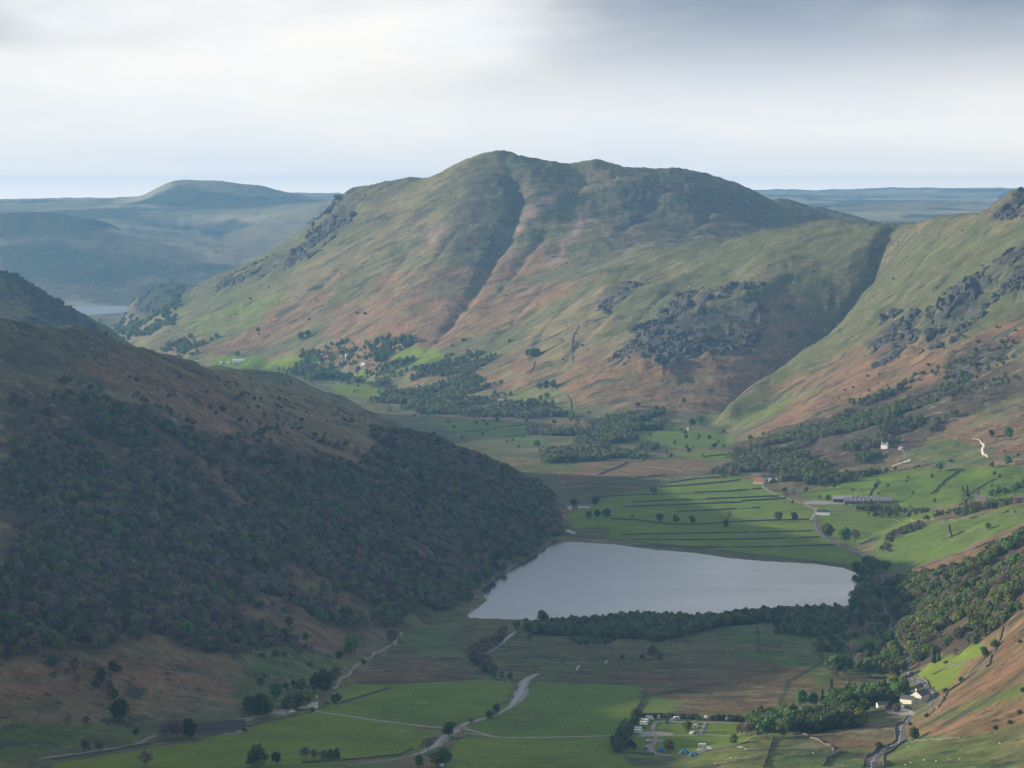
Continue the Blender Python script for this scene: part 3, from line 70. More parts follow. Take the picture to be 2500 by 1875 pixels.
WOODS = [('hillside_woodland','dense mostly leafless wood clothing the shaded left hillside','leafless grey-brown or dull green tree in the shaded hillside wood',[(-492,2781),(-440,2829),(-410,2868),(-381,2924),(-322,2951),(-275,3078),(-240,3151),(-203,3234),(-165,3329),(-170,3765),(-118,3969),(-31,4428),(55,3945),(59,3528),(-4,3201),(-46,2933),(-81,2836),(-101,2721),(-119,2614),(-144,2592),(-174,2497),(-222,2403),(-261,2350),(-283,2342),(-314,2275),(-342,2246),(-366,2218),(-390,2194),(-400,2252),(-414,2329),(-429,2420),(-444,2504),(-461,2604),(-477,2696)],6.3,{'B':0.64,'O':0.17,'A':0.13,'D':0.05,'S':0.01},(5,11.5)),('upper_hillside_woodland','thinning trees at the top of the shaded left hillside wood','small tree where the hillside wood thins out below the ridge',[(-508,2875),(-471,2899),(-435,2930),(-389,2992),(-332,3046),(-280,3140),(-249,3253),(-216,3397),(-177,3907),(-169,3721),(-165,3323),(-202,3213),(-238,3126),(-274,3076),(-321,2943),(-379,2915),(-409,2863),(-440,2825),(-491,2777)],12,{'B':0.6,'U':0.2,'O':0.2},(4,8)),('hillside_scrub','scattered thorn scrub under the left ridge','scrubby thorn high on the shaded left hillside',[(-512,2898),(-477,2936),(-448,3023),(-398,3056),(-361,3097),(-319,3103),(-279,3125),(-242,3190),(-206,3285),(-165,3333),(-134,3785),(-218,3949),(-297,3818),(-347,3409),(-387,3280),(-422,3141),(-450,3030),(-478,2943)],24,{'U':0.45,'B':0.55},(2,6)),('foot_scrub','thicket of bare bushes on the lower left slope','bare or dull green bush on the lower left slope above the farm',[(-352,2187),(-305,2235),(-289,2204),(-291,2148),(-307,2136),(-343,2129)],11,{'B':0.6,'U':0.25,'O':0.15},(5,10)),('foot_bushes','bushes dotted over the slope above the farm','low bush on the grassy slope above the farm',[(-232,2363),(-203,2418),(-172,2462),(-134,2536),(-150,2400),(-179,2290),(-206,2220),(-239,2234),(-263,2222),(-226,2305)],22,{'U':0.5,'B':0.5},(3,6)),('farm_bracken_scrub','bare birch scrub over the bracken bank','bare scrub tree on the bracken slope between the wood and the farm path',[(-242,2467),(-216,2572),(-186,2666),(-154,2681),(-123,2701),(-129,2591),(-160,2498),(-209,2410),(-234,2382)],13,{'B':0.65,'U':0.2,'O':0.15},(5,9)),('lakeside_belt','dense belt of alder and willow along the near lake shore','grey-green alder in the belt along the near lake shore',[(10,2734),(32,2768),(59,2781),(99,2781),(138,2784),(178,2787),(240,2818),(286,2835),(323,2841),(323,2800),(309,2749),(254,2749),(253,2781),(203,2748),(156,2677),(132,2641),(121,2667),(65,2678),(19,2700)],5.2,{'A':0.8,'O':0.1,'D':0.1},(6,10)),('willow_carr','rounded willows at the marsh end of the shore belt','rounded grey willow in the clump beside the green marsh',[(248,2749),(292,2778),(318,2778),(314,2720),(286,2676),(249,2698)],6.5,{'A':0.95,'O':0.05},(6,9)),('marsh_bushes','low willow bushes in the marsh below the shore belt','low willow bush in the marsh below the shore belt',[(53,2662),(95,2662),(94,2636),(56,2628)],5.5,{'A':0.7,'U':0.3},(3,5)),('stream_thicket','bare brown thicket along the straight stream','bare brown bush along the straight stream',[(-40,2591),(-32,2636),(-17,2667),(-4,2721),(-13,2616),(-26,2572),(-18,2495),(-12,2451),(-24,2458),(-36,2531)],5.5,{'B':0.85,'U':0.15},(4,7)),('roadside_wood','mixed spring wood on the sunlit slope above the road','spring tree in the sunlit wood above the road',[(384,3106),(402,2977),(431,2890),(466,2878),(508,2908),(517,2905),(478,2682),(416,2331),(394,2329),(382,2333),(362,2400),(342,2426),(334,2443),(348,2588),(367,2823),(377,2945)],7.2,{'O':0.3,'B':0.3,'A':0.17,'S':0.07,'D':0.09,'Y':0.07},(7,12)),('roadside_strip','trees and bushes along the lake side of the road','tree between the road and the lake corner',[(374,3135),(398,3152),(382,2988),(367,2869),(356,2847),(349,2888),(370,3040)],6,{'O':0.45,'D':0.2,'B':0.3,'A':0.05},(7,11)),('road_verge_trees','trees crowding the straight road above the lake','tree on the verge',[(398,3224),(406,3177),(386,2969),(371,2829),(358,2676),(348,2560),(334,2416),(329,2430),(341,2582),(358,2780),(372,2941),(390,3103),(392,3207)],5.5,{'O':0.4,'B':0.25,'D':0.25,'S':0.1},(7,12)),('roadside_scrub','scrub on the rough ground between marsh and road','bush on the rough ground between the marsh and the straight road',[(331,2806),(364,2845),(344,2602),(332,2478),(306,2471),(282,2448),(292,2565),(318,2666)],9,{'B':0.3,'U':0.15,'O':0.4,'D':0.15},(4,9)),('inn_wood','dark mixed wood sheltering the inn','tree of the dark mixed wood below the inn',[(183,2136),(194,2198),(213,2162),(231,2158),(262,2194),(277,2185),(269,2144),(234,2079),(210,2074),(188,2059)],6.5,{'D':0.5,'C':0.25,'O':0.25},(9,14)),('inn_upper_wood','taller trees between paddock and inn','tree in the tall group between the paddock and the inn',[(268,2319),(282,2332),(308,2326),(314,2306),(303,2278),(278,2240),(258,2238),(241,2258),(246,2306)],8,{'D':0.35,'S':0.3,'C':0.2,'O':0.15},(9,14)),('campsite_hedge','dark hedge along the top of the campsite','hedge bush along the top of the campsite',[(98,2231),(124,2228),(148,2218),(186,2208),(185,2200),(148,2210),(123,2219),(99,2223)],2.6,{'U':1},(3.2,4.5)),('campsite_side_hedge','dark trees and bushes along the lower campsite boundary','hedge bush along the lower campsite boundary',[(73,2058),(80,2130),(87,2188),(96,2243),(99,2231),(92,2179),(85,2121),(78,2055)],4,{'U':0.5,'D':0.5},(4,8)),('hamlet_wood','mixed wood under the bracken fell above the barns','tree of the mixed wood above the barns',[(359,4734),(438,4760),(539,4763),(609,4785),(702,4725),(729,4484),(682,4422),(643,4368),(608,4381),(582,4331),(541,4295),(500,4252),(547,4154),(501,4068),(443,4058),(402,4052),(369,4067),(366,4235),(346,4448)],8.5,{'O':0.33,'B':0.27,'A':0.25,'D':0.15},(7,11)),('upper_hamlet_wood','thinning trees under the right-hand crag','scattered tree high under the right-hand crag',[(610,4791),(645,4802),(743,4778),(838,4747),(784,4437),(736,4448),(700,4717)],15,{'O':0.4,'B':0.3,'D':0.3},(5,9)),('hamlet_hedges','hedgerow trees round the hamlet fields','hedgerow tree round the hamlet fields',[(437,3709),(505,3747),(550,3590),(611,3621),(622,3508),(575,3247),(528,3293),(513,3448),(514,3665),(444,3680)],11,{'O':0.4,'B':0.25,'D':0.35},(4,8)),('hamlet_lane_hedge','hedge and small trees below the barns','small tree in the hedge below the barns',[(455,3774),(505,3789),(540,3694),(536,3668),(502,3764),(452,3750)],6,{'O':0.4,'B':0.3,'D':0.3},(4,8)),('hamlet_garden_trees','garden trees behind the stone houses','garden tree behind the stone houses',[(639,3884),(693,3915),(650,3669),(618,3698)],11,{'D':0.6,'O':0.4},(7,11)),('field_hedge','brown overgrown hedge by the sunlit field','brown bush in the overgrown hedge by the sunlit field',[(417,3264),(440,3391),(461,3423),(482,3396),(481,3359),(453,3363),(438,3318),(423,3231)],5.5,{'B':0.6,'U':0.4},(3,6)),('valley_wood','grey-green wood on the valley floor beyond the meadows','tree of the grey-green valley-floor wood',[(64,4756),(92,4980),(168,5382),(251,5393),(296,5209),(244,5072),(183,4899),(221,4752),(216,4534),(147,4523),(70,4444),(50,4454),(62,4621)],8.5,{'A':0.55,'O':0.25,'B':0.2},(8,12)),('beck_trees','trees along the beck behind the striped meadows','tree along the beck behind the striped meadows',[(287,4309),(327,4444),(361,4399),(360,4237),(331,4250),(293,4221)],9,{'A':0.5,'B':0.3,'O':0.2},(6,10)),('far_valley_wood','hazy belt of wood across the far valley','tree of the hazy belt across the far valley',[(-322,6507),(-186,6284),(-80,6281),(-56,6116),(-119,6032),(-41,5811),(40,5597),(115,5433),(112,5301),(30,5334),(-65,5384),(-162,5435),(-235,5723),(-304,6150)],11,{'O':0.4,'A':0.3,'B':0.15,'D':0.15},(8,13)),('brown_copse','brown copse between the far green fields','tree of the brown copse between the far green fields',[(26,5090),(59,5211),(80,5026),(70,4913),(35,4932)],9,{'B':0.7,'A':0.3},(7,10)),('far_village_wood','trees round the far village','tree among the far village houses',[(-545,6883),(-476,6878),(-403,6789),(-302,6686),(-221,6531),(-220,6493),(-268,6542),(-275,6480),(-323,6536),(-389,6721),(-408,6709),(-348,6482),(-373,6284),(-440,6350)],13,{'O':0.4,'D':0.35,'C':0.15,'B':0.1},(9,15)),('far_foot_wood','far wood at the foot of the fell beside the lake head','tree of the far wood at the foot of the fell',[(-886,7332),(-861,7343),(-790,7262),(-701,7146),(-735,7126),(-738,7054),(-820,7167)],12,{'O':0.5,'D':0.4,'C':0.1},(10,15)),('lake_head_wood','wood round the rocky knoll by the far lake','tree of the wood below the rocky knoll by the far lake',[(-1334,9446),(-1144,8808),(-887,7754),(-886,7564),(-986,7849),(-1038,7902),(-1199,8842)],14,{'O':0.5,'D':0.5},(9,15)),('valley_field_trees','scattered field trees on the far valley floor','field tree',[(-222,6290),(-106,5998),(0,5761),(131,5461),(205,5356),(277,5298),(385,5041),(352,4519),(285,4476),(220,4443),(156,4409),(93,4374),(0,4659),(-106,4982),(-193,5454),(-341,6023),(-469,6771),(-343,6566)],58,{'O':0.4,'D':0.3,'B':0.15,'A':0.15},(5,10)),('hamlet_field_trees','scattered field trees round the hamlet','field tree',[(372,4039),(434,4087),(503,4180),(567,4215),(626,4208),(680,4178),(736,4158),(641,3616),(591,3624),(545,3662),(505,3747),(446,3699),(399,3748)],46,{'O':0.4,'D':0.35,'B':0.25},(4,9)),('fell_thorns','thorns and junipers dotted over the open fells','thorn dotted on the open fell',[(-858,7498),(-728,7474),(-571,7359),(-396,7014),(-260,6707),(-136,6439),(0,6348),(131,6174),(193,5955),(241,5492),(118,5583),(41,5775),(-42,5979),(-132,6222),(-229,6495),(-333,6739),(-436,6864),(-540,6945),(-637,7042),(-735,7126)],115,{'U':0.7,'D':0.3},(3,9)),('crag_bushes','dark bushes growing on the crags','dark bush on the crags',[(184,5656),(252,5758),(377,5940),(453,5841),(484,5708),(415,5648),(306,5542),(238,5626)],30,{'U':1},(2.5,7)),('right_crag_bushes','dark bushes below the right-hand crag','dark bush below the right-hand crag',[(516,4868),(626,4918),(719,4848),(785,4834),(851,4824),(836,4733),(770,4742),(705,4747),(610,4791),(540,4773)],34,{'U':0.5,'O':0.25,'B':0.25},(2.5,7))]
WALLS = [([(-324.7,2032.5),(-317.1,2039.9),(-309.5,2047.4),(-302.0,2055.9),(-294.2,2063.2),(-287.6,2072.2),(-280.9,2081.4),(-274.1,2089.6),(-265.5,2098.8),(-257.1,2109.5)],1.5,0.9,'dark drystone wall below the farm track at lower left'),([(-203.5,2170.0),(-190.9,2196.4),(-182.6,2209.2),(-174.1,2222.0),(-165.4,2236.6),(-156.5,2250.8)],1.5,0.9,'drystone wall between the farm yard and the big pasture'),([(-139.5,2287.8),(-132.5,2303.3),(-125.5,2319.4),(-117.4,2337.8),(-109.2,2356.4),(-100.7,2373.7)],1.7,0.9,'drystone wall dividing the small paddock from the riverside meadow'),([(-130.1,2404.4),(-119.6,2401.0),(-109.3,2399.5),(-99.0,2398.0),(-88.9,2401.9),(-78.8,2406.1),(-68.6,2410.5),(-58.4,2414.8),(-49.4,2419.6),(-40.3,2424.3),(-31.1,2429.3),(-22.3,2424.4),(-13.5,2419.6),(-4.8,2415.0)],1.0,0.5,'low wall along the top of the riverside meadow'),([(47.9,2405.1),(58.2,2403.4),(68.4,2402.1),(78.6,2400.4),(87.6,2397.1),(96.6,2394.1),(105.5,2391.5)],1.1,0.6,'low wall between the meadow and the marsh'),([(109.5,2372.7),(102.2,2299.3),(95.2,2243.1)],1.6,0.8,'wall at the marsh corner running down to the campsite'),([(79.8,2058.2),(91.0,2057.5),(101.1,2048.1)],1.6,0.8,'short wall under the campsite'),([(-147.3,2017.2),(-140.2,2019.9),(-133.0,2022.6),(-125.8,2025.3),(-118.6,2028.1),(-110.1,2032.3),(-101.7,2036.6),(-94.6,2041.5),(-87.5,2046.4),(-80.4,2051.1),(-71.7,2077.2)],1.4,0.9,'overgrown wall along the river bank at the lower edge'),([(164.1,1873.6),(172.6,1943.2),(183.2,2029.7),(186.8,2050.5)],1.5,0.8,'sunlit drystone wall climbing the grass mound'),([(201.8,2064.0),(211.3,2061.5),(213.4,2031.2),(216.9,2006.9),(220.7,1984.3)],1.4,0.8,'tumbledown wall slanting down beside the telegraph pole'),([(221.1,1983.0),(220.1,1934.1),(215.1,1919.2),(207.5,1899.6),(199.6,1841.0)],1.4,0.9,'broken wall curving through the rough pasture'),([(216.8,1773.2),(232.4,1894.9),(243.4,1935.3),(255.5,1975.9),(263.8,1987.7),(267.3,2001.5),(274.9,2065.5),(281.1,2096.7),(288.3,2107.7),(298.9,2158.6)],1.5,0.8,'drystone wall along the valley side of the winding road'),([(229.6,1774.3),(243.6,1885.3),(250.6,1927.3),(259.3,1943.3),(268.4,1951.1)],1.5,0.8,'drystone wall along the fell side of the winding road'),([(297.0,2049.6),(303.7,2064.2),(308.0,2063.7),(327.7,2171.2)],1.6,0.9,'ruined wall rising from the road below the bracken'),([(328.1,2173.7),(338.8,2179.3),(350.7,2178.7),(355.6,2172.6),(359.0,2167.6),(366.4,2204.5),(379.2,2251.4),(390.2,2300.0),(394.2,2314.4)],1.6,0.9,'long fellside wall between green field and bracken'),([(342.1,2340.1),(352.4,2336.3),(359.8,2319.8),(368.0,2305.0)],1.2,0.8,'crumbling wall crossing the sunlit green field'),([(333.4,2409.8),(336.5,2387.7),(335.2,2317.7),(334.6,2268.1)],1.3,0.7,'roadside wall on the uphill side of the bend'),([(269.5,1938.9),(271.0,1896.6),(276.7,1884.3),(281.5,1858.5),(288.3,1847.3)],1.2,0.7,'low wall crossing the rough pasture under the bracken'),([(224.2,4131.3),(242.4,4156.7),(260.8,4183.7),(278.5,4193.7),(296.3,4204.5),(314.2,4215.9)],1.7,1.0,'wall of the striped meadows,farthest of the strips'),([(208.2,4069.3),(227.4,4078.6),(246.8,4088.7),(264.0,4103.6),(281.4,4119.3),(298.9,4135.4),(329.9,4172.8)],1.9,1.0,'wall of the striped meadows,second strip from the far end'),([(117.0,3930.0),(134.0,3938.8),(151.1,3948.4),(168.3,3959.0),(185.5,3964.9),(202.6,3969.9),(219.8,3976.5),(236.0,3983.9),(252.3,3990.7),(268.5,3996.6),(284.8,4002.6),(301.1,4007.8),(317.3,4021.5),(333.6,4034.7),(350.0,4048.5)],1.9,1.0,'long wall of the striped meadows ending at the red-roofed farm lane'),([(160.7,3867.9),(175.2,3873.1),(189.8,3877.9),(204.5,3882.9),(219.2,3888.5),(234.0,3894.8),(248.8,3900.3),(263.0,3905.9),(277.2,3911.4),(291.5,3917.1),(305.7,3921.4),(320.3,3926.4),(334.9,3931.5),(349.7,3937.3),(364.4,3942.5)],1.9,1.0,'wall of the striped meadows ending halfway along the farm lane'),([(145.6,3802.6),(162.0,3808.4),(178.5,3814.8),(195.0,3820.6),(211.7,3827.8),(228.5,3836.6),(245.3,3844.9),(260.9,3849.3),(276.5,3854.3),(292.1,3859.0),(307.8,3863.9)],1.9,1.0,'wall of the striped meadows with a blunt end in mid field'),([(307.9,3879.0),(328.1,3890.4),(348.4,3901.7),(370.9,3916.5)],1.9,1.0,'short wall joining the farm lane in the striped meadows'),([(215.2,3746.7),(229.5,3752.3),(243.8,3758.7),(258.3,3765.6),(272.8,3772.0),(290.5,3780.0),(308.3,3788.3),(326.3,3797.8)],1.8,1.0,'wall of the striped meadows just above the lane'),([(124.7,3665.1),(142.5,3654.7),(160.3,3646.0),(173.4,3631.0),(186.4,3616.3),(199.2,3600.8),(214.5,3600.4),(229.8,3599.9),(245.7,3608.5),(261.7,3618.0),(277.8,3626.6),(293.7,3633.5),(309.8,3640.7),(325.9,3647.6),(342.6,3651.0),(359.3,3653.8),(376.0,3657.0)],1.8,1.0,'wall along the lane side trees across the meadow'),([(131.3,3492.1),(143.8,3494.3),(156.3,3496.6),(168.8,3498.6),(181.2,3500.1),(193.7,3501.3),(207.1,3502.9),(220.4,3504.5),(233.8,3506.4),(247.2,3508.8),(260.6,3510.5),(274.1,3512.4),(288.6,3514.6),(303.2,3517.6),(317.8,3520.8),(332.3,3522.7),(349.9,3526.5),(367.6,3530.4)],1.7,1.0,'upper of three walls above the far lake shore'),([(141.6,3441.8),(154.6,3441.3),(167.6,3440.7),(180.6,3439.4),(193.5,3438.4),(206.5,3437.4),(219.4,3436.6),(231.7,3438.2),(244.0,3439.8),(256.3,3441.2),(268.6,3442.5),(281.0,3444.1),(293.3,3445.7),(306.1,3449.8),(318.8,3453.6),(331.6,3457.3),(344.4,3461.1),(357.2,3464.5),(370.0,3467.6)],1.8,1.0,'middle of three walls above the far lake shore'),([(167.1,3365.1),(179.1,3365.2),(191.0,3365.5),(203.0,3365.8),(214.9,3365.7),(226.8,3365.0),(238.7,3363.9),(250.5,3362.8),(262.4,3362.4),(274.5,3363.6),(286.5,3365.2),(298.7,3367.6),(310.9,3370.1),(324.3,3374.5),(337.7,3378.4),(351.1,3381.9),(364.6,3386.1),(378.1,3390.1)],1.7,1.0,'lowest of three walls above the far lake shore'),([(481.4,3894.5),(505.9,4011.6),(513.7,4036.9)],1.8,1.0,'steep wall behind the long barn'),([(562.0,3880.0),(588.2,3953.6),(616.8,4031.1),(632.9,4039.5)],1.8,1.0,'curving wall across the hamlet fields'),([(536.1,3452.8),(572.8,3651.5),(608.6,3840.4),(639.2,3922.4),(662.5,3955.7)],1.2,0.8,'faint wall beyond the hamlet cottage'),([(495.3,3282.1),(488.5,3230.0),(482.5,3172.0)],1.7,1.0,'pale wall stub in the sunlit hamlet field'),([(456.6,3405.8),(468.4,3377.9),(483.3,3373.5),(498.4,3362.5),(509.8,3328.0),(517.2,3285.7),(530.3,3280.3),(541.0,3260.8),(551.8,3251.5),(562.9,3244.7),(563.2,3177.5)],1.4,0.9,'broken wall along the crest of the sunlit field'),([(417.7,2995.6),(431.3,2990.4),(444.5,2982.1),(453.3,2966.3),(463.8,2961.5),(473.9,2955.2),(486.3,2954.6),(498.1,2950.1),(507.5,2932.0),(519.9,2932.0)],1.5,0.9,'wall along the lower edge of the sunlit field'),([(474.5,3185.1),(487.6,3182.5),(501.8,3186.9),(514.3,3130.8)],1.3,0.8,'wall under the shadow-casting field tree'),([(-113.4,5007.8),(-92.5,5025.0),(-71.4,5043.8),(-50.2,5063.5),(-32.5,5098.9),(-14.5,5133.2),(7.3,5161.1),(29.4,5193.1)],2.0,1.2,'dark wall across the far green fields'),([(-15.3,4914.2),(3.5,4937.6),(22.5,4960.0)],2.2,1.2,'short dark wall in the far yellow-green field'),([(299.2,4543.1),(322.5,4568.9),(346.1,4594.0)],1.9,1.0,'short wall in the far meadow by the spruce'),([(126.3,4246.0),(140.4,4308.8),(161.1,4374.9),(176.9,4459.6)],1.7,1.0,'wall winding through the brown heath'),([(164.9,4186.1),(190.9,4210.3),(209.1,4228.0),(227.4,4246.5)],1.8,1.0,'wall at the edge of the brown heath'),([(45.2,5923.4),(43.8,5853.3),(34.6,5826.2)],2.2,1.2,'wall dropping from the dark tree clump'),([(-30.6,6005.9),(0.0,6009.1),(35.5,5990.4)],1.8,1.0,'wall slanting up to the dark tree clump'),([(77.0,5672.2),(99.1,5604.9),(111.3,5542.0),(110.7,5474.0)],2.0,1.2,'looping wall on the green fell foot'),([(121.1,5790.6),(121.6,5897.5),(127.0,5995.0),(138.5,6057.1)],1.8,1.2,'wall running straight up the fell')]
ROADS = [('road','asphalt','valley road with a dashed white centre line winding past the inn',6.6,[(221.2,1768.5),(239.0,1897.8),(250.1,1942.4),(258.4,1952.9),(268.4,1992.3),(277.6,2054.5),(281.5,2076.8),(289.7,2106.9),(303.9,2165.4),(310.1,2165.8),(315.6,2170.0),(329.8,2252.9),(333.2,2280.6),(333.3,2313.2),(331.3,2341.5),(332.5,2395.8),(331.5,2411.3),(340.2,2490.6),(346.1,2561.0),(347.3,2603.1),(359.4,2732.7),(366.7,2829.3),(372.2,2894.3),(382.8,2984.1),(393.1,3068.7),(405.0,3176.6),(405.1,3231.6),(397.5,3314.4),(388.4,3366.3),(381.3,3418.6),(375.6,3487.8),(374.0,3543.6),(378.6,3607.1),(378.6,3657.0)]),('farm_lane','track','pale lane from the white cottage to the red-roofed farm',4.2,[(378.6,3657.0),(388.2,3709.3),(396.7,3781.1),(383.6,3865.8),(365.3,3953.0),(357.3,4014.3),(353.5,4088.9)]),('meadow_lane','lane','grey lane across the meadows to the lodge under the wood',4.0,[(379.1,3661.9),(338.0,3666.1),(288.0,3692.5),(237.5,3721.8),(186.5,3757.6),(129.2,3797.9),(96.9,3798.5)]),('farm_track','track','pale farm track below the left hillside',3.2,[(-334.8,2032.5),(-321.3,2048.2),(-305.9,2063.0),(-282.6,2086.6),(-271.2,2102.2),(-262.3,2120.1)]),('farm_drive','track','pale drive from the dark barns to the farmhouse yard',4.2,[(-214.1,2177.2),(-201.1,2205.8),(-190.3,2226.5),(-180.9,2247.2),(-175.9,2244.9)]),('field_track','concrete','pale straight track crossing the fields and the river',4.2,[(-155.0,2256.8),(-123.8,2227.8),(-78.0,2190.1),(-55.8,2174.6),(-38.7,2170.4),(-27.7,2156.7),(-13.7,2134.4),(3.0,2129.1),(45.6,2132.6),(78.6,2138.4)]),('field_track_spur','concrete','short pale spur joining the field track by the bridge',2.6,[(-35.2,2149.1),(-21.3,2137.9),(-11.5,2129.1)]),('valley_path','track','pale footpath climbing from the farm to the lake wood',2.4,[(-146.8,2370.3),(-142.9,2418.6),(-136.3,2468.9),(-130.0,2524.5),(-124.6,2538.2),(-121.4,2570.0),(-112.6,2596.3),(-105.4,2646.3),(-101.7,2679.4)]),('campsite_drive','track','gravel drive looping through the campsite',3.4,[(181.3,2194.1),(159.7,2198.1),(134.9,2201.6),(113.0,2202.8),(108.0,2184.1),(105.8,2157.6),(106.7,2138.5),(103.7,2102.9),(100.4,2071.8),(103.4,2049.2),(112.7,2025.6)]),('campsite_cross_drive','track','straight gravel drive across the campsite',2.8,[(106.7,2138.5),(118.7,2136.1),(152.4,2138.4),(180.5,2110.7)]),('campsite_link','lane','grey link between the campsite drives',3.4,[(149.0,2202.0),(144.0,2167.8),(139.6,2137.7)]),('campsite_lower_drive','track','gravel drive along the lower campsite',2.8,[(126.7,2018.9),(144.7,2030.2),(160.0,2040.1),(164.7,2044.4),(171.5,2056.6)]),('hillside_track','white','bright white stony track on the hamlet hillside',3.4,[(683.2,4290.0),(690.0,4268.1),(689.1,4228.5),(675.6,4156.0),(672.0,4090.5)]),('pale_track','white','short pale track below the white house',4.0,[(550.6,4193.4),(567.2,4215.4),(581.5,4224.2)]),('house_path','lane','grey path dropping from the white house',2.5,[(573.2,4306.6),(578.2,4261.9),(575.9,4227.2)]),('meadow_path','pale','pale green path across the hamlet meadow',2.6,[(405.9,3622.5),(442.9,3630.9),(486.6,3649.7),(497.9,3401.8)]),('heath_path','track','sandy path across the brown heath',3.0,[(201.7,4380.9),(239.7,4339.3),(256.3,4287.7),(276.7,4341.3)]),('heath_track','track','grey track on the edge of the brown heath',4.0,[(80.7,4068.3),(110.4,4101.1)])]
RIVER = [(21.7,2454.7,3),(13.1,2425.3,7),(8.8,2381.5,10),(6.0,2332.5,9),(0.7,2293.7,10),(-7.1,2255.6,7),(-14.3,2231.3,4),(-25.2,2213.9,3),(-34.4,2196.2,4),(-40.8,2170.4,4),(-47.2,2137.4,5),(-52.6,2107.4,8),(-59.4,2082.5,8),(-66.9,2056.8,6),(-81.3,2035.6,3),(-96.6,2022.7,3),(-114.6,2009.3,3)]
STREAM = [(4.6,2721.3),(-3.8,2678.0),(-10.5,2636.3),(-17.4,2601.5),(-24.2,2576.3)]
POOLS = [[(54.4,2481.3),(56.9,2500.4),(59.9,2505.0),(57.3,2486.1),(55.6,2474.0)],[(80.1,2511.6),(82.8,2530.9),(84.3,2531.0),(82.3,2513.9)],[(62.9,3519.7),(70.3,3541.2),(78.7,3511.7),(73.5,3502.4),(66.9,3517.1)],[(-51.6,2009.1),(-48.3,2016.0),(-46.7,2009.1),(-48.5,1998.8)]]
GRAVEL = [[(283.3,2185.4),(297.9,2237.1),(304.0,2234.6),(303.7,2175.1),(300.4,2162.3),(290.5,2168.9)],[(92.6,2130.7),(96.8,2156.3),(107.5,2155.6),(119.4,2147.5),(117.2,2136.1),(100.2,2130.9)],[(-186.2,2234.4),(-179.9,2255.9),(-175.1,2255.7),(-175.3,2236.9)],[(-221.1,2155.1),(-208.1,2179.9),(-197.7,2167.9),(-210.4,2139.7)],[(385.8,3860.4),(408.2,3891.6),(433.6,3872.0),(441.7,3846.0),(394.6,3838.8)],[(97.0,2093.9),(101.7,2097.7),(100.9,2081.0),(97.1,2082.0)],[(95.3,2069.2),(101.0,2083.9),(100.7,2065.9),(97.1,2063.2)],[(230.0,2258.2),(240.0,2276.7),(242.4,2268.6),(233.7,2231.5)]]
FELLROCK = [(-849,7816),(-685,7715),(-583,7654),(-483,7613),(-380,7708),(-269,7651),(-160,7575),(-53,7484),(53,7478),(159,7522),(264,7520),(370,7519),(478,7550),(634,7502),(399,6289),(481,6207),(559,6106),(641,6064),(721,6024),(796,5948),(830,5613),(907,5366),(893,5109),(828,5129),(757,5110),(693,5169),(622,5181),(553,5221),(480,5223),(428,5507),(346,5439),(271,5472),(195,5516),(82,5798),(-22,6124),(-136,6439),(-234,6619),(-336,6801),(-471,6945),(-610,7085),(-714,7326)]
RIDGEROCK = [(-521,2950),(-491,3021),(-464,3131),(-427,3180),(-405,3454),(-376,3698),(-358,4050),(-312,4171),(-232,4209),(-204,4110),(-224,3863),(-297,3818),(-338,3365),(-388,3226),(-417,3106),(-450,3032),(-478,2945),(-512,2898)]
SHEEPF = [([(-248,2042),(-197,2130),(-156,2239),(-77,2158),(-69,2093),(-114,2044),(-198,2012)],15,'grazing in the big shaded pasture beside the farm'),([(-124,2354),(-58,2399),(-7,2404),(-19,2247),(-53,2193),(-129,2258)],6,'in the riverside meadow across the track'),([(24,2377),(102,2377),(88,2207),(74,2160),(-9,2159),(0,2268)],9,'in the bright meadow beside the campsite hedge'),([(-30,2102),(72,2112),(79,2040),(89,2003),(-37,2006)],14,'in the pasture below the straight field track'),([(112,1962),(174,2034),(162,1881)],4,'on the sunlit grass mound'),([(181,1949),(211,1977),(228,1903),(213,1778),(174,1878)],4,'in the rough pasture left of the road'),([(259,1912),(311,1818),(298,1683),(241,1776)],9,'on the rough pasture right of the road'),([(298,3332),(380,3309),(381,3234),(324,3262)],11,'on the green shore meadow beyond the lake'),([(366,3394),(435,3522),(408,3345),(388,3336)],3,'in the field behind the roadside clump'),([(206,4857),(317,4983),(352,4782),(247,4721)],7,'in the far sunlit field below the ruined barn'),([(-8,5771),(64,5676),(79,5560),(32,5606)],6,'on the far green fell foot'),([(-131,2354),(-118,2376),(-108,2365),(-126,2322)],3,'in the small paddock by the farm')]
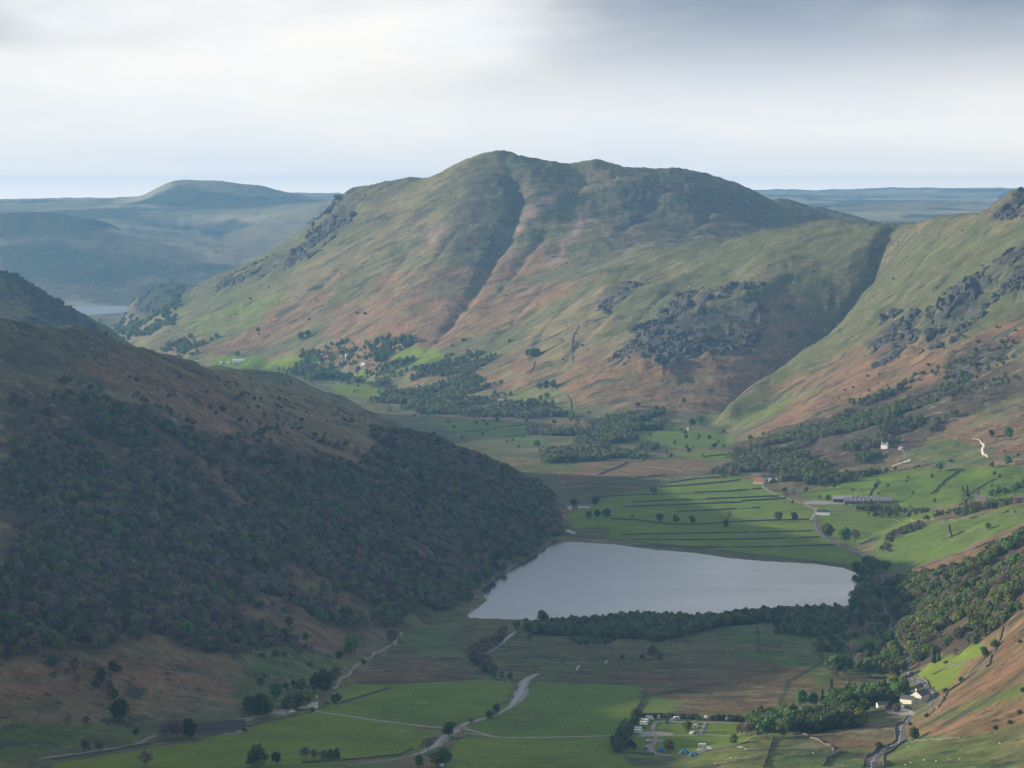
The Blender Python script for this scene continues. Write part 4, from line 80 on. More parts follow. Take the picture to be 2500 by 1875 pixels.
BUILDINGS = [('inn','white roadside inn with slate roofs and a tall chimney inside the road bend','inn',319.1,2256.2,[(0,2,15,9.5,7.0,90),(-5.0,-9.5,10,7,4.6,0)],-34,'cream','slate',{'chimney':1,'win':3}),('outbuilding','low white outbuilding beside the dark purple tree at the inn','outbuilding',287.9,2231.0,[(0,0,10,5,2.7,0)],12,'cream','slate',{'win':1}),('bunkhouse','grey-roofed bunkhouse half hidden in the inn wood','house',230.6,2236.0,[(0,0,11,7,3.0,0)],-35,'cream','greyroof',{'win':1}),('farmhouse','white farmhouse half hidden behind the farm trees','farmhouse',-161.2,2273.1,[(0,0,15,7,5.4,0)],14,'white','greyroof',{'chimney':2,'win':3}),('dark_barn','long dark-roofed barn below the left slope,larger of two','barn',-221.4,2151.2,[(0,0,27,13,3.4,0)],24,'stone','darkroof',{}),('dark_barn','dark-roofed barn next to the pasture gate,smaller of two','barn',-208.7,2166.1,[(0,0,15,11,3.4,0)],20,'stone','darkroof',{'door':1}),('cottage','white cottage with a dark roof at the road junction beyond the lake','cottage',400.3,3714.6,[(0,0,17,7,4.3,0)],-12,'white','darkroof',{'chimney':2,'win':3}),('open_barn','open-fronted barn with a pale sheet roof','barn',442.5,3872.5,[(0,0,25,11,5,0)],-3,'shade','paleroof',{'bays':1}),('long_barn','long grey barn with rows of roof lights','barn',473.3,3846.3,[(-14,0,34,13,4.6,0),(20,3,26,17,5.0,0),(2,14,42,12,5.6,0)],-3,'stone','greyroof',{'skylights':1,'bays':1}),('red_roofed_barn','barn with a rust-red roof and pale walls at the lane end','barn',351.7,4116.4,[(0,0,15,13,4.6,0)],-14,'pinkwall','redroof',{'door':1}),('pale_shed','shed with a whitish roof beside the red-roofed barn','shed',372.0,4121.5,[(0,0,11,9,3.4,0)],20,'stone','whiteroof',{}),('grey_shed','grey shed between the red-roofed barn and the pale shed','shed',365.7,4142.7,[(0,0,9,8,3.2,0)],20,'stone','paleroof',{}),('stone_cottage','stone cottage with a grey roof beside the single spruce','cottage',592.5,3650.2,[(0,0,14,7.5,4.2,0)],-20,'stonewall','greyroof',{'chimney':1,'win':2}),('stone_house','stone house at the right border of the hamlet','house',615.6,3496.2,[(0,0,17,8,5.2,0)],-8,'stonewall','greyroof',{'chimney':1,'win':3}),('white_house','white house with two chimneys in the hillside wood','house',556.8,4321.2,[(0,0,10,7,5.0,0)],-25,'white','stoneroof',{'chimney':2,'win':2}),('white_shed','small white shed along the path from the white house','shed',576.4,4289.7,[(0,0,4.5,4,3.2,0)],0,'white','whiteroof',{}),('field_barn','ruined stone field barn beside dark trees','barn',308.9,5063.9,[(0,0,7,5.5,5.2,0)],60,'sandstone','sandroof',{'door':1}),('stone_barn','dark stone barn with a pale gable on the fell foot','barn',-21.0,5707.6,[(0,0,18,8,4.5,0)],-30,'stonewall','darkroof',{}),('lodge','long low lodge with white walls under the wood nose','house',94.8,3798.5,[(0,0,16,7,3.0,0)],-6,'white','greyroof',{'win':4}),('boathouse','small white building at the wood edge left of the lodge','shed',75.4,3773.6,[(0,0,6,5,3.2,0)],0,'white','paleroof',{}),('white_barn','large white barn on the far village green','barn',-657.2,6972.7,[(6,0,17,10,5,0),(-9,2,12,9,5,0)],6,'white','whiteroof',{}),('white_hut','tiny white hut in the far field,left of two','hut',-703.0,6996.8,[(0,0,6,6,4,0)],0,'white','whiteroof',{}),('white_hut','tiny white hut in the far field,right of two','hut',-684.1,6985.5,[(0,0,5,5,4,0)],0,'white','whiteroof',{}),('village_house','long pale-roofed building at the far fell foot','house',-766.9,7048.3,[(0,0,14,7,3.2,0)],-6,'stonewall','paleroof',{}),('village_house','cream gabled village house in front of the far spruces','house',-396.8,6735.2,[(0,0,10,7,7,90)],0,'cream','greyroof',{'win':2}),('village_house','cream gabled village house just right of its twin','house',-382.9,6725.0,[(0,0,10,7,6,90)],10,'cream','greyroof',{'win':2}),('village_house','white village house among trees by the far green field','house',-335.7,6562.5,[(0,0,12,7,6,0)],-20,'white','greyroof',{'win':2}),('village_house','grey-roofed village house beside the white one','house',-320.5,6516.8,[(0,0,13,7,5,0)],-12,'stonewall','greyroof',{}),('village_house','pale village house highest in the far wood','house',-352.5,6690.4,[(0,0,10,7,6,90)],0,'cream','greyroof',{'win':1}),('garden_cabin','white cabin in the trees above the long barn','cabin',492.2,4170.5,[(0,0,8,5,3,0)],0,'white','greyroof',{'win':1}),('garden_cabin','smaller pale cabin right of the white cabin','cabin',499.7,4169.0,[(0,0,6,4,3,0)],0,'white','paleroof',{})]
VEHICLES = [('motorhome','white motorhome parked highest in the row by the hedge',105.8,2210.5,-20,'white'),('motorhome','white motorhome second in the row by the hedge',101.7,2197.0,-15,'white'),('motorhome','white motorhome third in the row by the hedge',100.3,2186.1,-12,'white'),('car','dark blue car at the end of the motorhome row',99.6,2171.3,-8,'navy'),('motorhome','white motorhome at the lane gate,rear of two',95.1,2160.2,-10,'white'),('motorhome','white motorhome at the lane gate,front of two',94.0,2148.5,-6,'white'),('van','blue and white van parked end-on at the hedge corner',113.1,2216.8,88,'paleblue'),('car','dark blue car on the upper campsite grass',118.6,2195.4,5,'navy'),('tent','grey awning tent beside the caravan at the hedge',123.7,2209.4,0,'grey'),('caravan','white caravan against the campsite hedge',126.7,2211.5,8,'white'),('caravan','white caravan at the hedge by the link drive',149.2,2214.0,90,'white'),('van','blue and white van parked end-on in the middle of the hedge',164.5,2207.8,90,'paleblue'),('car','white car nearest the thin trees at the hedge',179.9,2207.8,70,'white'),('van','white van half under the fresh green campsite tree',186.7,2202.1,88,'white'),('caravan','white caravan behind the round lawn tree',138.0,2171.7,6,'white'),('car','red car beside the link drive',141.2,2167.8,12,'red'),('car','dark car at the top of the link drive',143.4,2187.6,80,'dark'),('tent','small white tent under the round lawn tree',135.1,2145.2,0,'white'),('tent','dark green tent beside the small white tent',137.6,2145.1,0,'green'),('car','white car on the gravel bay of the loop',100.8,2110.3,8,'white'),('car','dark car on the lowest gravel bay of the loop',96.5,2070.3,14,'dark'),('tent','grey tent on the lower lawn edge',108.6,2110.2,5,'grey'),('tent','tall bright blue tent by the round lower tree',107.0,2056.7,70,'blue'),('tent','large bright blue tent on the lower lawn',121.6,2026.4,10,'blue'),('tent','low blue tent at the lawn foot',126.4,1992.3,4,'blue'),('car','white car at the lower drive,left of the group',132.5,2025.2,-6,'white'),('car','white car at the lower drive,middle of the group',135.1,2025.2,-8,'silver'),('motorhome','pale campervan standing behind the lower drive cars',135.0,2036.0,-4,'white'),('car','white car at the lower drive,right of the group',139.4,2027.7,-20,'white'),('car','silver car at the fork of the lower drive',160.4,2016.3,-30,'silver'),('caravan','white caravan at the edge of the inn wood',227.2,2256.1,0,'white'),('motorhome','white motorhome in front of the bunkhouse',236.8,2237.3,2,'white'),('motorhome','white motorhome parked behind the bunkhouse yard',239.9,2260.4,20,'white'),('car','white car behind the inn',321.1,2303.3,20,'white'),('car','blue car behind the inn',320.3,2292.6,20,'paleblue'),('car','dark car in the inn car park,nearest the wall',302.2,2205.3,-10,'dark'),('car','dark car in the inn car park,beside the wing',304.6,2199.9,-8,'dark'),('car','grey car in the inn car park,back row',306.0,2223.9,-12,'navy'),('van','dark pickup van with a white top in the farm yard',-171.6,2246.9,20,'white'),('car','grey car beside the farm yard wall',-174.7,2241.2,16,'silver'),('car','pale car by the long barn end',449.6,3829.6,0,'white'),('car','pale car in front of the open barn',422.5,3845.2,0,'white'),('tractor','dark tractor by the smaller dark barn',-200.7,2156.2,20,'dark'),('motorcycle','motorcycle heading up the road above the inn,leading',332.5,2368.7,0,'dark'),('motorcycle','motorcycle heading up the road above the inn,following',331.2,2347.6,0,'dark'),('cyclist','cyclist in white on the winding road below the inn',258.4,1952.9,0,'white')]
POLES = [(219.3,1984.9,8,'wooden telegraph pole beside the tumbledown wall'),(187.1,2054.6,8.5,'wooden telegraph pole at the top of the mound wall'),(294.1,2111.0,5,'pale inn sign post at the car park entrance'),(662.7,4298.7,13,'dark mast above the white hillside track')]
# ---------------------------------------------------------------- terrain maths
_TAB = np.random.default_rng(99).random((40, 256, 256)).astype(np.float32)
_TAB = np.concatenate([_TAB, _TAB[:, :1]], 1); _TAB = np.concatenate([_TAB, _TAB[:, :, :1]], 2)
def vnoise(x, y, seed=0):                     # smooth value noise in 0..1
    x = np.asarray(x, np.float32); y = np.asarray(y, np.float32)
    fx = np.floor(x); fy = np.floor(y); ix = fx.astype(np.int32) & 255; iy = fy.astype(np.int32) & 255; fx = x - fx; fy = y - fy
    fx = fx * fx * (3 - 2 * fx); fy = fy * fy * (3 - 2 * fy); t = _TAB[seed % 40].ravel(); k = iy * 257 + ix
    a = t[k]; b = t[k + 1]; c = t[k + 257]; d = t[k + 258]
    a = a + (b - a) * fx; c = c + (d - c) * fx
    return a + (c - a) * fy
def fbm(x, y, seed=0, octaves=5, gain=0.5):   # about -1..1
    x = np.asarray(x, np.float32); y = np.asarray(y, np.float32); s = 0; a = 1.0; t = 0; ca, sa = 0.8, 0.6
    for o in range(octaves):
        s = s + a * (vnoise(x, y, seed + o * 17) * 2 - 1); t += a; a *= gain
        x, y = (x * ca - y * sa) * 2.03 + 13.7, (x * sa + y * ca) * 2.03 - 7.1
    return s / t * 1.6
def ridged(x, y, seed=0, octaves=4):          # 0..1, sharp crests
    x = np.asarray(x, np.float32); y = np.asarray(y, np.float32); s = 0; a = 1.0; t = 0
    for o in range(octaves):
        s = s + a * (1 - np.abs(vnoise(x, y, seed + o * 31) * 2 - 1)); t += a; a *= 0.5
        x, y = x * 2.1 + 5.3, y * 2.1 + 1.7
    return s / t
def smooth01(t):
    t = np.clip(t, 0, 1); return t * t * (3 - 2 * t)
def inside(poly, x, y):                       # points in a polygon (ground plan, metres)
    p = np.asarray(poly, float)[:, :2]; r = np.zeros(x.shape, bool)
    box = (x >= p[:, 0].min()) & (x <= p[:, 0].max()) & (y >= p[:, 1].min()) & (y <= p[:, 1].max())
    if not box.any(): return r
    xs = x[box]; ys = y[box]; k = np.zeros(xs.shape, bool)
    x0, y0 = p[-1]
    for x1, y1 in p:
        if y0 != y1:
            k ^= ((y0 > ys) != (y1 > ys)) & (xs < (x1 - x0) * (ys - y0) / (y1 - y0) + x0)
        x0, y0 = x1, y1
    r[box] = k; return r
def line_dist(line, x, y, reach):             # distance to a polyline, and how far along (0..1)
    p = np.asarray(line, float)[:, :2]; d = np.full(x.shape, 1e9); a = np.zeros(x.shape)
    seg = np.hypot(*(p[1:] - p[:-1]).T); tot = max(seg.sum(), 1e-6); run = 0.0
    for i in range(len(p) - 1):
        ax, ay = p[i]; bx, by = p[i + 1]
        m = (x > min(ax, bx) - reach) & (x < max(ax, bx) + reach) & (y > min(ay, by) - reach) & (y < max(ay, by) + reach)
        if m.any():
            vx, vy = bx - ax, by - ay; t = np.clip(((x[m] - ax) * vx + (y[m] - ay) * vy) / (vx * vx + vy * vy + 1e-9), 0, 1)
            dd = np.hypot(x[m] - ax - t * vx, y[m] - ay - t * vy); dm = d[m]; am = a[m]; c = dd < dm
            dm[c] = dd[c]; am[c] = ((run + t * seg[i]) / tot)[c]; d[m] = dm; a[m] = am
        run += seg[i]
    return d, a
TH0, TH1, S0, S1, DG = -1.30, 1.05, math.log(250.0), math.log(26800.0), 0.005
def floor_level(y):                           # the valley floor falls gently to the north
    return np.interp(y, [0, 1900, 2200, 2500, 2800, 3350, 4500, 7000, 9500, 12000], [240, 176, 168, 161.5, 158.6, 158.6, 156, 150.5, 146.5, 146.5])
def solve_base(lines, floors):
    nt = int((TH1 - TH0) / DG) + 1; ns = int((S1 - S0) / DG) + 1
    fixed = np.zeros((ns, nt)); zsum = np.zeros((ns, nt)); hard = np.zeros((ns, nt), bool)
    for ln in lines:
        p = np.asarray(ln, float)
        for i in range(len(p) - 1):
            a, b = p[i], p[i + 1]; n = int(np.hypot(*(b - a)[:2]) / (np.hypot(*a[:2]) * DG * 0.4)) + 2
            t = np.linspace(0, 1, n)[:, None]; q = a + (b - a) * t
            iy = ((np.log(np.hypot(q[:, 0], q[:, 1])) - S0) / DG).round().astype(int); ix = ((np.arctan2(q[:, 0], q[:, 1]) - TH0) / DG).round().astype(int)
            ok = (iy >= 0) & (iy < ns) & (ix >= 0) & (ix < nt)
            np.add.at(zsum, (iy[ok], ix[ok]), q[ok, 2]); np.add.at(fixed, (iy[ok], ix[ok]), 1)
    S, T = np.meshgrid(S0 + DG * np.arange(ns), TH0 + DG * np.arange(nt), indexing='ij')
    X = np.exp(S) * np.sin(T); Y = np.exp(S) * np.cos(T)
    for f in floors:
        hard |= inside(f, X, Y)
    z = np.where(fixed > 0, zsum / np.maximum(fixed, 1), 0); z[hard] = floor_level(Y)[hard]
    m = (fixed > 0) | hard
    pyr = [(z, m)]                             # pyramid of constraints, solved from coarse to fine
    while min(pyr[-1][0].shape) > 12:
        zz, mm = pyr[-1]; h, w = zz.shape; H, W = (h + 1) // 2, (w + 1) // 2
        zp = np.zeros((H * 2, W * 2)); mp = np.zeros((H * 2, W * 2)); zp[:h, :w] = np.where(mm, zz, 0); mp[:h, :w] = mm
        c = mp.reshape(H, 2, W, 2).sum((1, 3)); v = zp.reshape(H, 2, W, 2).sum((1, 3)) / np.maximum(c, 1)
        pyr.append((v, c > 0))
    u = None
    for zz, mm in reversed(pyr):
        if u is None: u = np.full(zz.shape, zz[mm].mean() if mm.any() else 300.0)
        else: u = np.repeat(np.repeat(u, 2, 0), 2, 1)[:zz.shape[0], :zz.shape[1]]
        u[mm] = zz[mm]
        for k in range(90):
            e = np.pad(u, 1, mode='edge')
            u = 0.25 * (e[:-2, 1:-1] + e[2:, 1:-1] + e[1:-1, :-2] + e[1:-1, 2:]); u[mm] = zz[mm]
    for k in range(2):                         # soften the creases of the control lines
        e = np.pad(u, 1, mode='edge'); b = 0.25 * (e[:-2, 1:-1] + e[2:, 1:-1] + e[1:-1, :-2] + e[1:-1, 2:])
        u = np.where(hard, u, 0.5 * u + 0.5 * b)
    e = np.pad(hard.astype(float), 1, mode='edge')
    soft = hard.astype(float)
    for k in range(6):
        e = np.pad(soft, 1, mode='edge'); soft = 0.2 * (e[:-2, 1:-1] + e[2:, 1:-1] + e[1:-1, :-2] + e[1:-1, 2:] + e[1:-1, 1:-1])
    return u, soft
def sample(grid, x, y, s0, th0, ds, dth, cubic=True):
    r = np.maximum(np.hypot(x, y), 1.0)
    gy = np.clip((np.log(r) - s0) / ds, 1, grid.shape[0] - 3.001); gx = np.clip((np.arctan2(x, y) - th0) / dth, 1, grid.shape[1] - 3.001)
    iy = gy.astype(int); ix = gx.astype(int); fy = gy - iy; fx = gx - ix
    if not cubic:
        return (grid[iy, ix] * (1 - fx) + grid[iy, ix + 1] * fx) * (1 - fy) + (grid[iy + 1, ix] * (1 - fx) + grid[iy + 1, ix + 1] * fx) * fy
    def w(t): return [((2 - t) * t - 1) * t / 2, (t * t * (3 * t - 5) + 2) / 2, ((4 - 3 * t) * t + 1) * t / 2, (t - 1) * t * t / 2]
    wx = w(fx); wy = w(fy); o = 0
    for j in range(4):
        rj = 0
        for i in range(4): rj = rj + wx[i] * grid[iy + j - 1, ix + i - 1]
        o = o + wy[j] * rj
    return o
def height_at(x, y, base, soft):
    """finished ground level: control surface + gullies + crags + rough relief"""
    x = np.asarray(x, float); y = np.asarray(y, float)
    z = sample(base, x, y, S0, TH0, DG, DG); fl = np.clip(sample(soft, x, y, S0, TH0, DG, DG, False), 0, 1); hill = smooth01(1 - fl * 1.25)
    far = np.hypot(x, y); k = np.clip(far / 5000.0, 0.35, 1.5) * np.where(far > 10000, 0.8, 1.0)
    above = np.clip((z - floor_level(y)) / 60.0, 0, 1) * hill
    u_ = x * 0.86 + z * 0.5; a_ = y * 0.9 + (z * 0.86 - x * 0.5) * 1.1          # along and across the rakes of the fellside
    z = z + hill * above * (fbm(x / 420, y / 420, 3, 5) * 13 * k + (ridged(u_ / 520 + 0.35 * fbm(x / 300, y / 300, 19, 3), a_ / 190, 11, 4) - 0.6) * 16 * np.clip(k, 0.4, 1.3))
    near_ = 1 - 0.85 * smooth01((far - 8500) / 2500)
    z = z + near_ * hill * (fbm(x / 70, (y + z) / 60, 21, 5) * 4.2 + (ridged(u_ / 150, a_ / 38, 8, 4) - 0.6) * 12.0 * above)
    z = z + fl * fbm(x / 90, y / 90, 33, 3) * 0.35
    for ln, depth, width in GULLIES:
        d, a = line_dist(ln, x, y, width * 4)
        prof = np.interp(a, [0, 0.12, 0.8, 1], [0.15, 1, 0.7, 0.1])
        wob = width * (1 + 0.4 * fbm(x / 90, y / 90, 5, 2))
        z = z - depth * prof * np.exp(-np.power(d / wob, 1.5))
    for poly, amp in CRAGS:
        m = soft_in(poly, x, y, 45)
        if m.max() > 0:
            c = ridged(x / 70 + fbm(x / 120, y / 120, 4, 2) * 0.5, (y * 0.8 + z * 0.5) / 30, 57, 5)
            s = np.floor(z / 22.0 + fbm(x / 60, y / 60, 9, 3) * 0.9); step = z / 22.0 - s
            z = z + m * amp * smooth01(0.7 + fbm(x / 90, y / 60, 13, 3)) * ((c - 0.62) * 3.0 + 0.35 * smooth01((step - np.floor(step)) * 2 - 0.5))
    return z
def soft_in(poly, x, y, edge):
    """1 inside a polygon, fading to 0 over a ragged edge"""
    p = np.asarray(poly, float); m = np.zeros(x.shape)
    b = (x > p[:, 0].min() - edge * 2) & (x < p[:, 0].max() + edge * 2) & (y > p[:, 1].min() - edge * 2) & (y < p[:, 1].max() + edge * 2)
    if b.any():
        xs = x[b]; ys = y[b]
        wx = fbm(xs / (edge * 2.2), ys / (edge * 2.2), 71, 3) * edge * 0.8; wy = fbm(xs / (edge * 2.2), ys / (edge * 2.2), 72, 3) * edge * 0.8
        i = inside(poly, xs + wx, ys + wy); d, _ = line_dist(list(map(tuple, p)) + [tuple(p[0])], xs + wx, ys + wy, edge * 1.2)
        m[b] = np.where(i, 0.5 + 0.5 * np.clip(d / edge, 0, 1), 0.5 - 0.5 * np.clip(d / edge, 0, 1))
    return smooth01(m)
# ================================================================ helpers
def mat(name, col=(0.5, 0.5, 0.5), rough=0.85, build=None, spec=0.3):
    m = bpy.data.materials.new(name); m.use_nodes = True; nt = m.node_tree; b = nt.nodes['Principled BSDF']
    b.inputs['Base Color'].default_value = (*col, 1); b.inputs['Roughness'].default_value = rough; b.inputs['Specular IOR Level'].default_value = spec
    if build: build(nt, b)
    return m
def node(nt, t, **kw):
    n = nt.nodes.new(t)
    for k, v in kw.items():
        if k in n.inputs: n.inputs[k].default_value = v
        else: setattr(n, k, v)
    return n
def noise_node(nt, scale, detail=4, rough=0.55, vec=None):
    n = node(nt, 'ShaderNodeTexNoise', Scale=scale, Detail=detail, Roughness=rough)
    if vec is not None: nt.links.new(vec, n.inputs['Vector'])
    return n.outputs[0]
def map_range(nt, v, a, b, lo, hi):
    n = nt.nodes.new('ShaderNodeMapRange'); n.inputs[1].default_value = a; n.inputs[2].default_value = b; n.inputs[3].default_value = lo; n.inputs[4].default_value = hi
    nt.links.new(v, n.inputs[0]); return n.outputs[0]
def mult(nt, a, b):
    n = nt.nodes.new('ShaderNodeMath'); n.operation = 'MULTIPLY'
    for i, v in enumerate((a, b)):
        if isinstance(v, (int, float)): n.inputs[i].default_value = v
        else: nt.links.new(v, n.inputs[i])
    return n.outputs[0]
def scale_col(nt, col, fac):
    n = nt.nodes.new('ShaderNodeVectorMath'); n.operation = 'SCALE'
    nt.links.new(col, n.inputs[0]); nt.links.new(fac, n.inputs[3]); return n.outputs[0]
def tag(o, label=None, cat=None, group=None, kind=None):
    if label: o['label'] = label
    if cat: o['category'] = cat
    if group: o['group'] = group
    if kind: o['kind'] = kind
    return o
def link(name, me, m=None, parent=None, loc=None):
    o = bpy.data.objects.new(name, me); C.objects.link(o)
    if m is not None and not me.materials: me.materials.append(m)
    if parent is not None: o.parent = parent
    if loc is not None: o.location = loc
    return o
def raw_mesh(name, v, f):
    me = bpy.data.meshes.new(name); me.from_pydata([tuple(p) for p in v], [], f); me.update(); return me
# ================================================================ the ground, one sheet out to the horizon
BASE, SOFT = solve_base(CONTROL_LINES, [VALLEY_FLOOR])
def ground_axes():
    th = np.concatenate([np.linspace(TH0 + 0.02, -0.20, 70, endpoint=False), np.linspace(-0.20, 0.20, NCOL, endpoint=False), np.linspace(0.20, TH1 - 0.02, 40)])
    s = np.concatenate([np.linspace(S0 + 0.02, math.log(1600), 50, endpoint=False), np.linspace(math.log(1600), math.log(8600), NROW, endpoint=False), np.linspace(math.log(8600), math.log(16500), NROW // 4, endpoint=False), np.linspace(math.log(16500), S1 - 0.01, 70)])
    return th, s
NCOL, NROW = 780, 780
TH, SS = ground_axes()
GS, GT = np.meshgrid(SS, TH, indexing='ij'); GR = np.exp(GS); GX = GR * np.sin(GT); GY = GR * np.cos(GT)
GZ = height_at(GX.ravel(), GY.ravel(), BASE, SOFT).reshape(GX.shape)
for lk, lv in LAKES:                                     # lake beds
    m = inside(lk, GX.ravel(), GY.ravel()).reshape(GX.shape)
    d, _ = line_dist(list(lk) + [lk[0]], GX.ravel(), GY.ravel(), 60); d = d.reshape(GX.shape)
    bed = lv - np.minimum(d * 0.12, 4.0) - 0.15; rim = lv + np.minimum(d * 0.05, 1.5) + 0.1
    GZ = np.where(m, np.minimum(GZ, bed), np.where(d < 30, np.maximum(GZ, rim), GZ))
def ground(x, y):
    """height of the finished ground mesh at plan positions"""
    x = np.atleast_1d(np.asarray(x, float)); y = np.atleast_1d(np.asarray(y, float))
    gs = np.interp(np.log(np.hypot(x, y)), SS, np.arange(len(SS))); gt = np.interp(np.arctan2(x, y), TH, np.arange(len(TH)))
    i = np.clip(gs.astype(int), 0, len(SS) - 2); j = np.clip(gt.astype(int), 0, len(TH) - 2); a = gs - i; b = gt - j
    return (GZ[i, j] * (1 - b) + GZ[i, j + 1] * b) * (1 - a) + (GZ[i + 1, j] * (1 - b) + GZ[i + 1, j + 1] * b) * a
PALETTE = {                                              # real-world reflectances; last number = coarseness of the growth
    'grass': (0.098, 0.104, 0.046, 0.55), 'bent': (0.178, 0.148, 0.080, 0.7), 'brack': (0.198, 0.118, 0.070, 0.9), 'rock': (0.066, 0.064, 0.062, 1.0),
    'scree': (0.24, 0.165, 0.135, 0.6), 'heath': (0.088, 0.080, 0.055, 0.8), 'field': (0.112, 0.165, 0.024, 0.3), 'fieldb': (0.098, 0.146, 0.032, 0.35),
    'turf': (0.078, 0.118, 0.032, 0.6), 'turfy': (0.112, 0.145, 0.034, 0.6), 'marsh': (0.092, 0.094, 0.038, 0.8), 'rush': (0.150, 0.100, 0.055, 1.0),
    'wood': (0.085, 0.062, 0.042, 0.9), 'farwood': (0.035, 0.05, 0.028, 0.6), 'shore': (0.075, 0.085, 0.045, 0.6), 'gravel': (0.30, 0.27, 0.24, 0.4), 'ditch': (0.035, 0.050, 0.024, 0.5)}
def cover():
    x = GX.ravel(); y = GY.ravel(); z = GZ.ravel(); n = len(x)
    gz0, gz1 = np.gradient(GZ); dr = np.gradient(GR, axis=0); dl = GR * np.gradient(GT, axis=1)
    steep = np.hypot(gz0 / dr, gz1 / dl).ravel()
    P = {k: np.array(v) for k, v in PALETTE.items()}
    u_ = x * 0.86 + z * 0.5; a_ = y * 0.9 + (z * 0.86 - x * 0.5) * 1.1
    flat = smooth01(1 - (z - floor_level(y)) / 25); ks = np.clip(y / 7500, 1, 5); st = fbm(u_ / (260 * ks), a_ / (75 * ks), 41, 5) * (1 - flat) + fbm(x / 110, y / 90, 43, 5) * flat; st2 = fbm(u_ / (130 * ks), a_ / (28 * ks), 45, 4); ys_ = y + 1.5 * z; bl = fbm(x / (330 * ks), ys_ / (330 * ks), 47, 5)
    rel = z - floor_level(y)
    c = np.tile(P['grass'], (n, 1))
    def blend(w, key, m=None):
        if m is None: m = np.flatnonzero(w > 0.004); w = w[m]
        w = np.clip(w, 0, 1)[:, None]; c[m] = c[m] * (1 - w) + P[key] * w
    blend(smooth01((st + 0.25 + 0.3 * bl) * 1.6) * 0.75, 'bent')
    blend(smooth01((bl - 0.05 + st2 * 0.35 + (170 - rel) / 260) * 2.2) * 0.8 * smooth01(rel / 40), 'brack')
    blend(smooth01((st2 - 0.15 + 0.4 * bl) * 2) * 0.45 * smooth01((rel - 150) / 150), 'heath')
    near = smooth01((2600 - y) / 500); blend(near * (x > 0) * smooth01((st + 0.2) * 2) * 0.6, 'turf')
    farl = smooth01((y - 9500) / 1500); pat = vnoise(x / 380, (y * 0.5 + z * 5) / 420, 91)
    P['pale'] = np.array([0.30, 0.27, 0.19, 0.4]); blend(farl * (0.30 + 0.40 * (pat > 0.55)), 'pale'); blend(farl * smooth01((fbm(x / 520, (y * 0.5 + z * 5) / 480, 93, 5) - 0.1) * 4) * 0.9, 'farwood')  # pale moor colour laid on far ground to stand in for thicker haze
    tuft = fbm(x / 45, ys_ / 34, 61, 4); rill = fbm(u_ / 70, a_ / 22, 62, 4); iso = fbm(x / 60, ys_ / 48, 63, 4)
    for kind, poly, edge in COVER:
        w = soft_in(poly, x, y, edge); m = np.flatnonzero(w > 0.004); w = w[m]; y_ = y[m]
        if kind == 'rock': w = w * smooth01(0.75 + 1.6 * rill[m] + 0.6 * iso[m])
        if kind in ('brack', 'bent', 'rush', 'marsh', 'heath', 'turf', 'turfy', 'grass'):
            w = w * (0.72 + 0.28 * smooth01(0.5 + iso[m] * 1.2))
        tone = P[kind].copy()
        if kind in ('field', 'fieldb'):                  # every pasture its own shade of green
            q = np.sin(poly[0][0] * 12.9898 + poly[0][1] * 78.233) * 43758.5453; q -= np.floor(q); P[kind] = tone * np.array([0.86 + 0.34 * q, 0.90 + 0.20 * q, 0.9, 1])
        blend(w, kind, m); P[kind] = tone
        if kind in ('field', 'fieldb'): blend(w * smooth01((iso[m] + 0.5 * bl[m] - 0.25) * 2.5) * 0.4, 'turf', m)
        if kind == 'marsh': blend(w * smooth01((bl[m] + iso[m] * 0.7 - 0.1) * 2.5) * 0.55, 'rush', m)
        if kind in ('turf', 'turfy'): blend(w * smooth01((tuft[m] - 0.15) * 3) * 0.45, 'bent', m)
        if kind == 'brack': blend(w * smooth01((rill[m] - 0.25) * 3) * 0.6, 'turf', m)
    blend(smooth01((steep - 1.0 + 0.3 * st2) * 3) * 0.4 * (rel > 25), 'rock')
    return c
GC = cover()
def ground_mesh():
    ns_, nt_ = GX.shape; idx = np.arange(ns_ * nt_).reshape(ns_, nt_)
    q = np.stack([idx[:-1, :-1], idx[:-1, 1:], idx[1:, 1:], idx[1:, :-1]], -1).reshape(-1, 4)
    me = bpy.data.meshes.new('ground'); nv = ns_ * nt_; nf = len(q)
    me.vertices.add(nv); me.vertices.foreach_set('co', np.stack([GX.ravel(), GY.ravel(), GZ.ravel()], -1).astype(np.float32).ravel())
    me.loops.add(nf * 4); me.loops.foreach_set('vertex_index', q.astype(np.int32).ravel())
    me.polygons.add(nf); me.polygons.foreach_set('loop_start', np.arange(0, nf * 4, 4, dtype=np.int32)); me.polygons.foreach_set('loop_total', np.full(nf, 4, np.int32))
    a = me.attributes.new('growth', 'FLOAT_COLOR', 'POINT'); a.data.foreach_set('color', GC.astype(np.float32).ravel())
    me.update(); me.validate(); me.shade_smooth(); return me
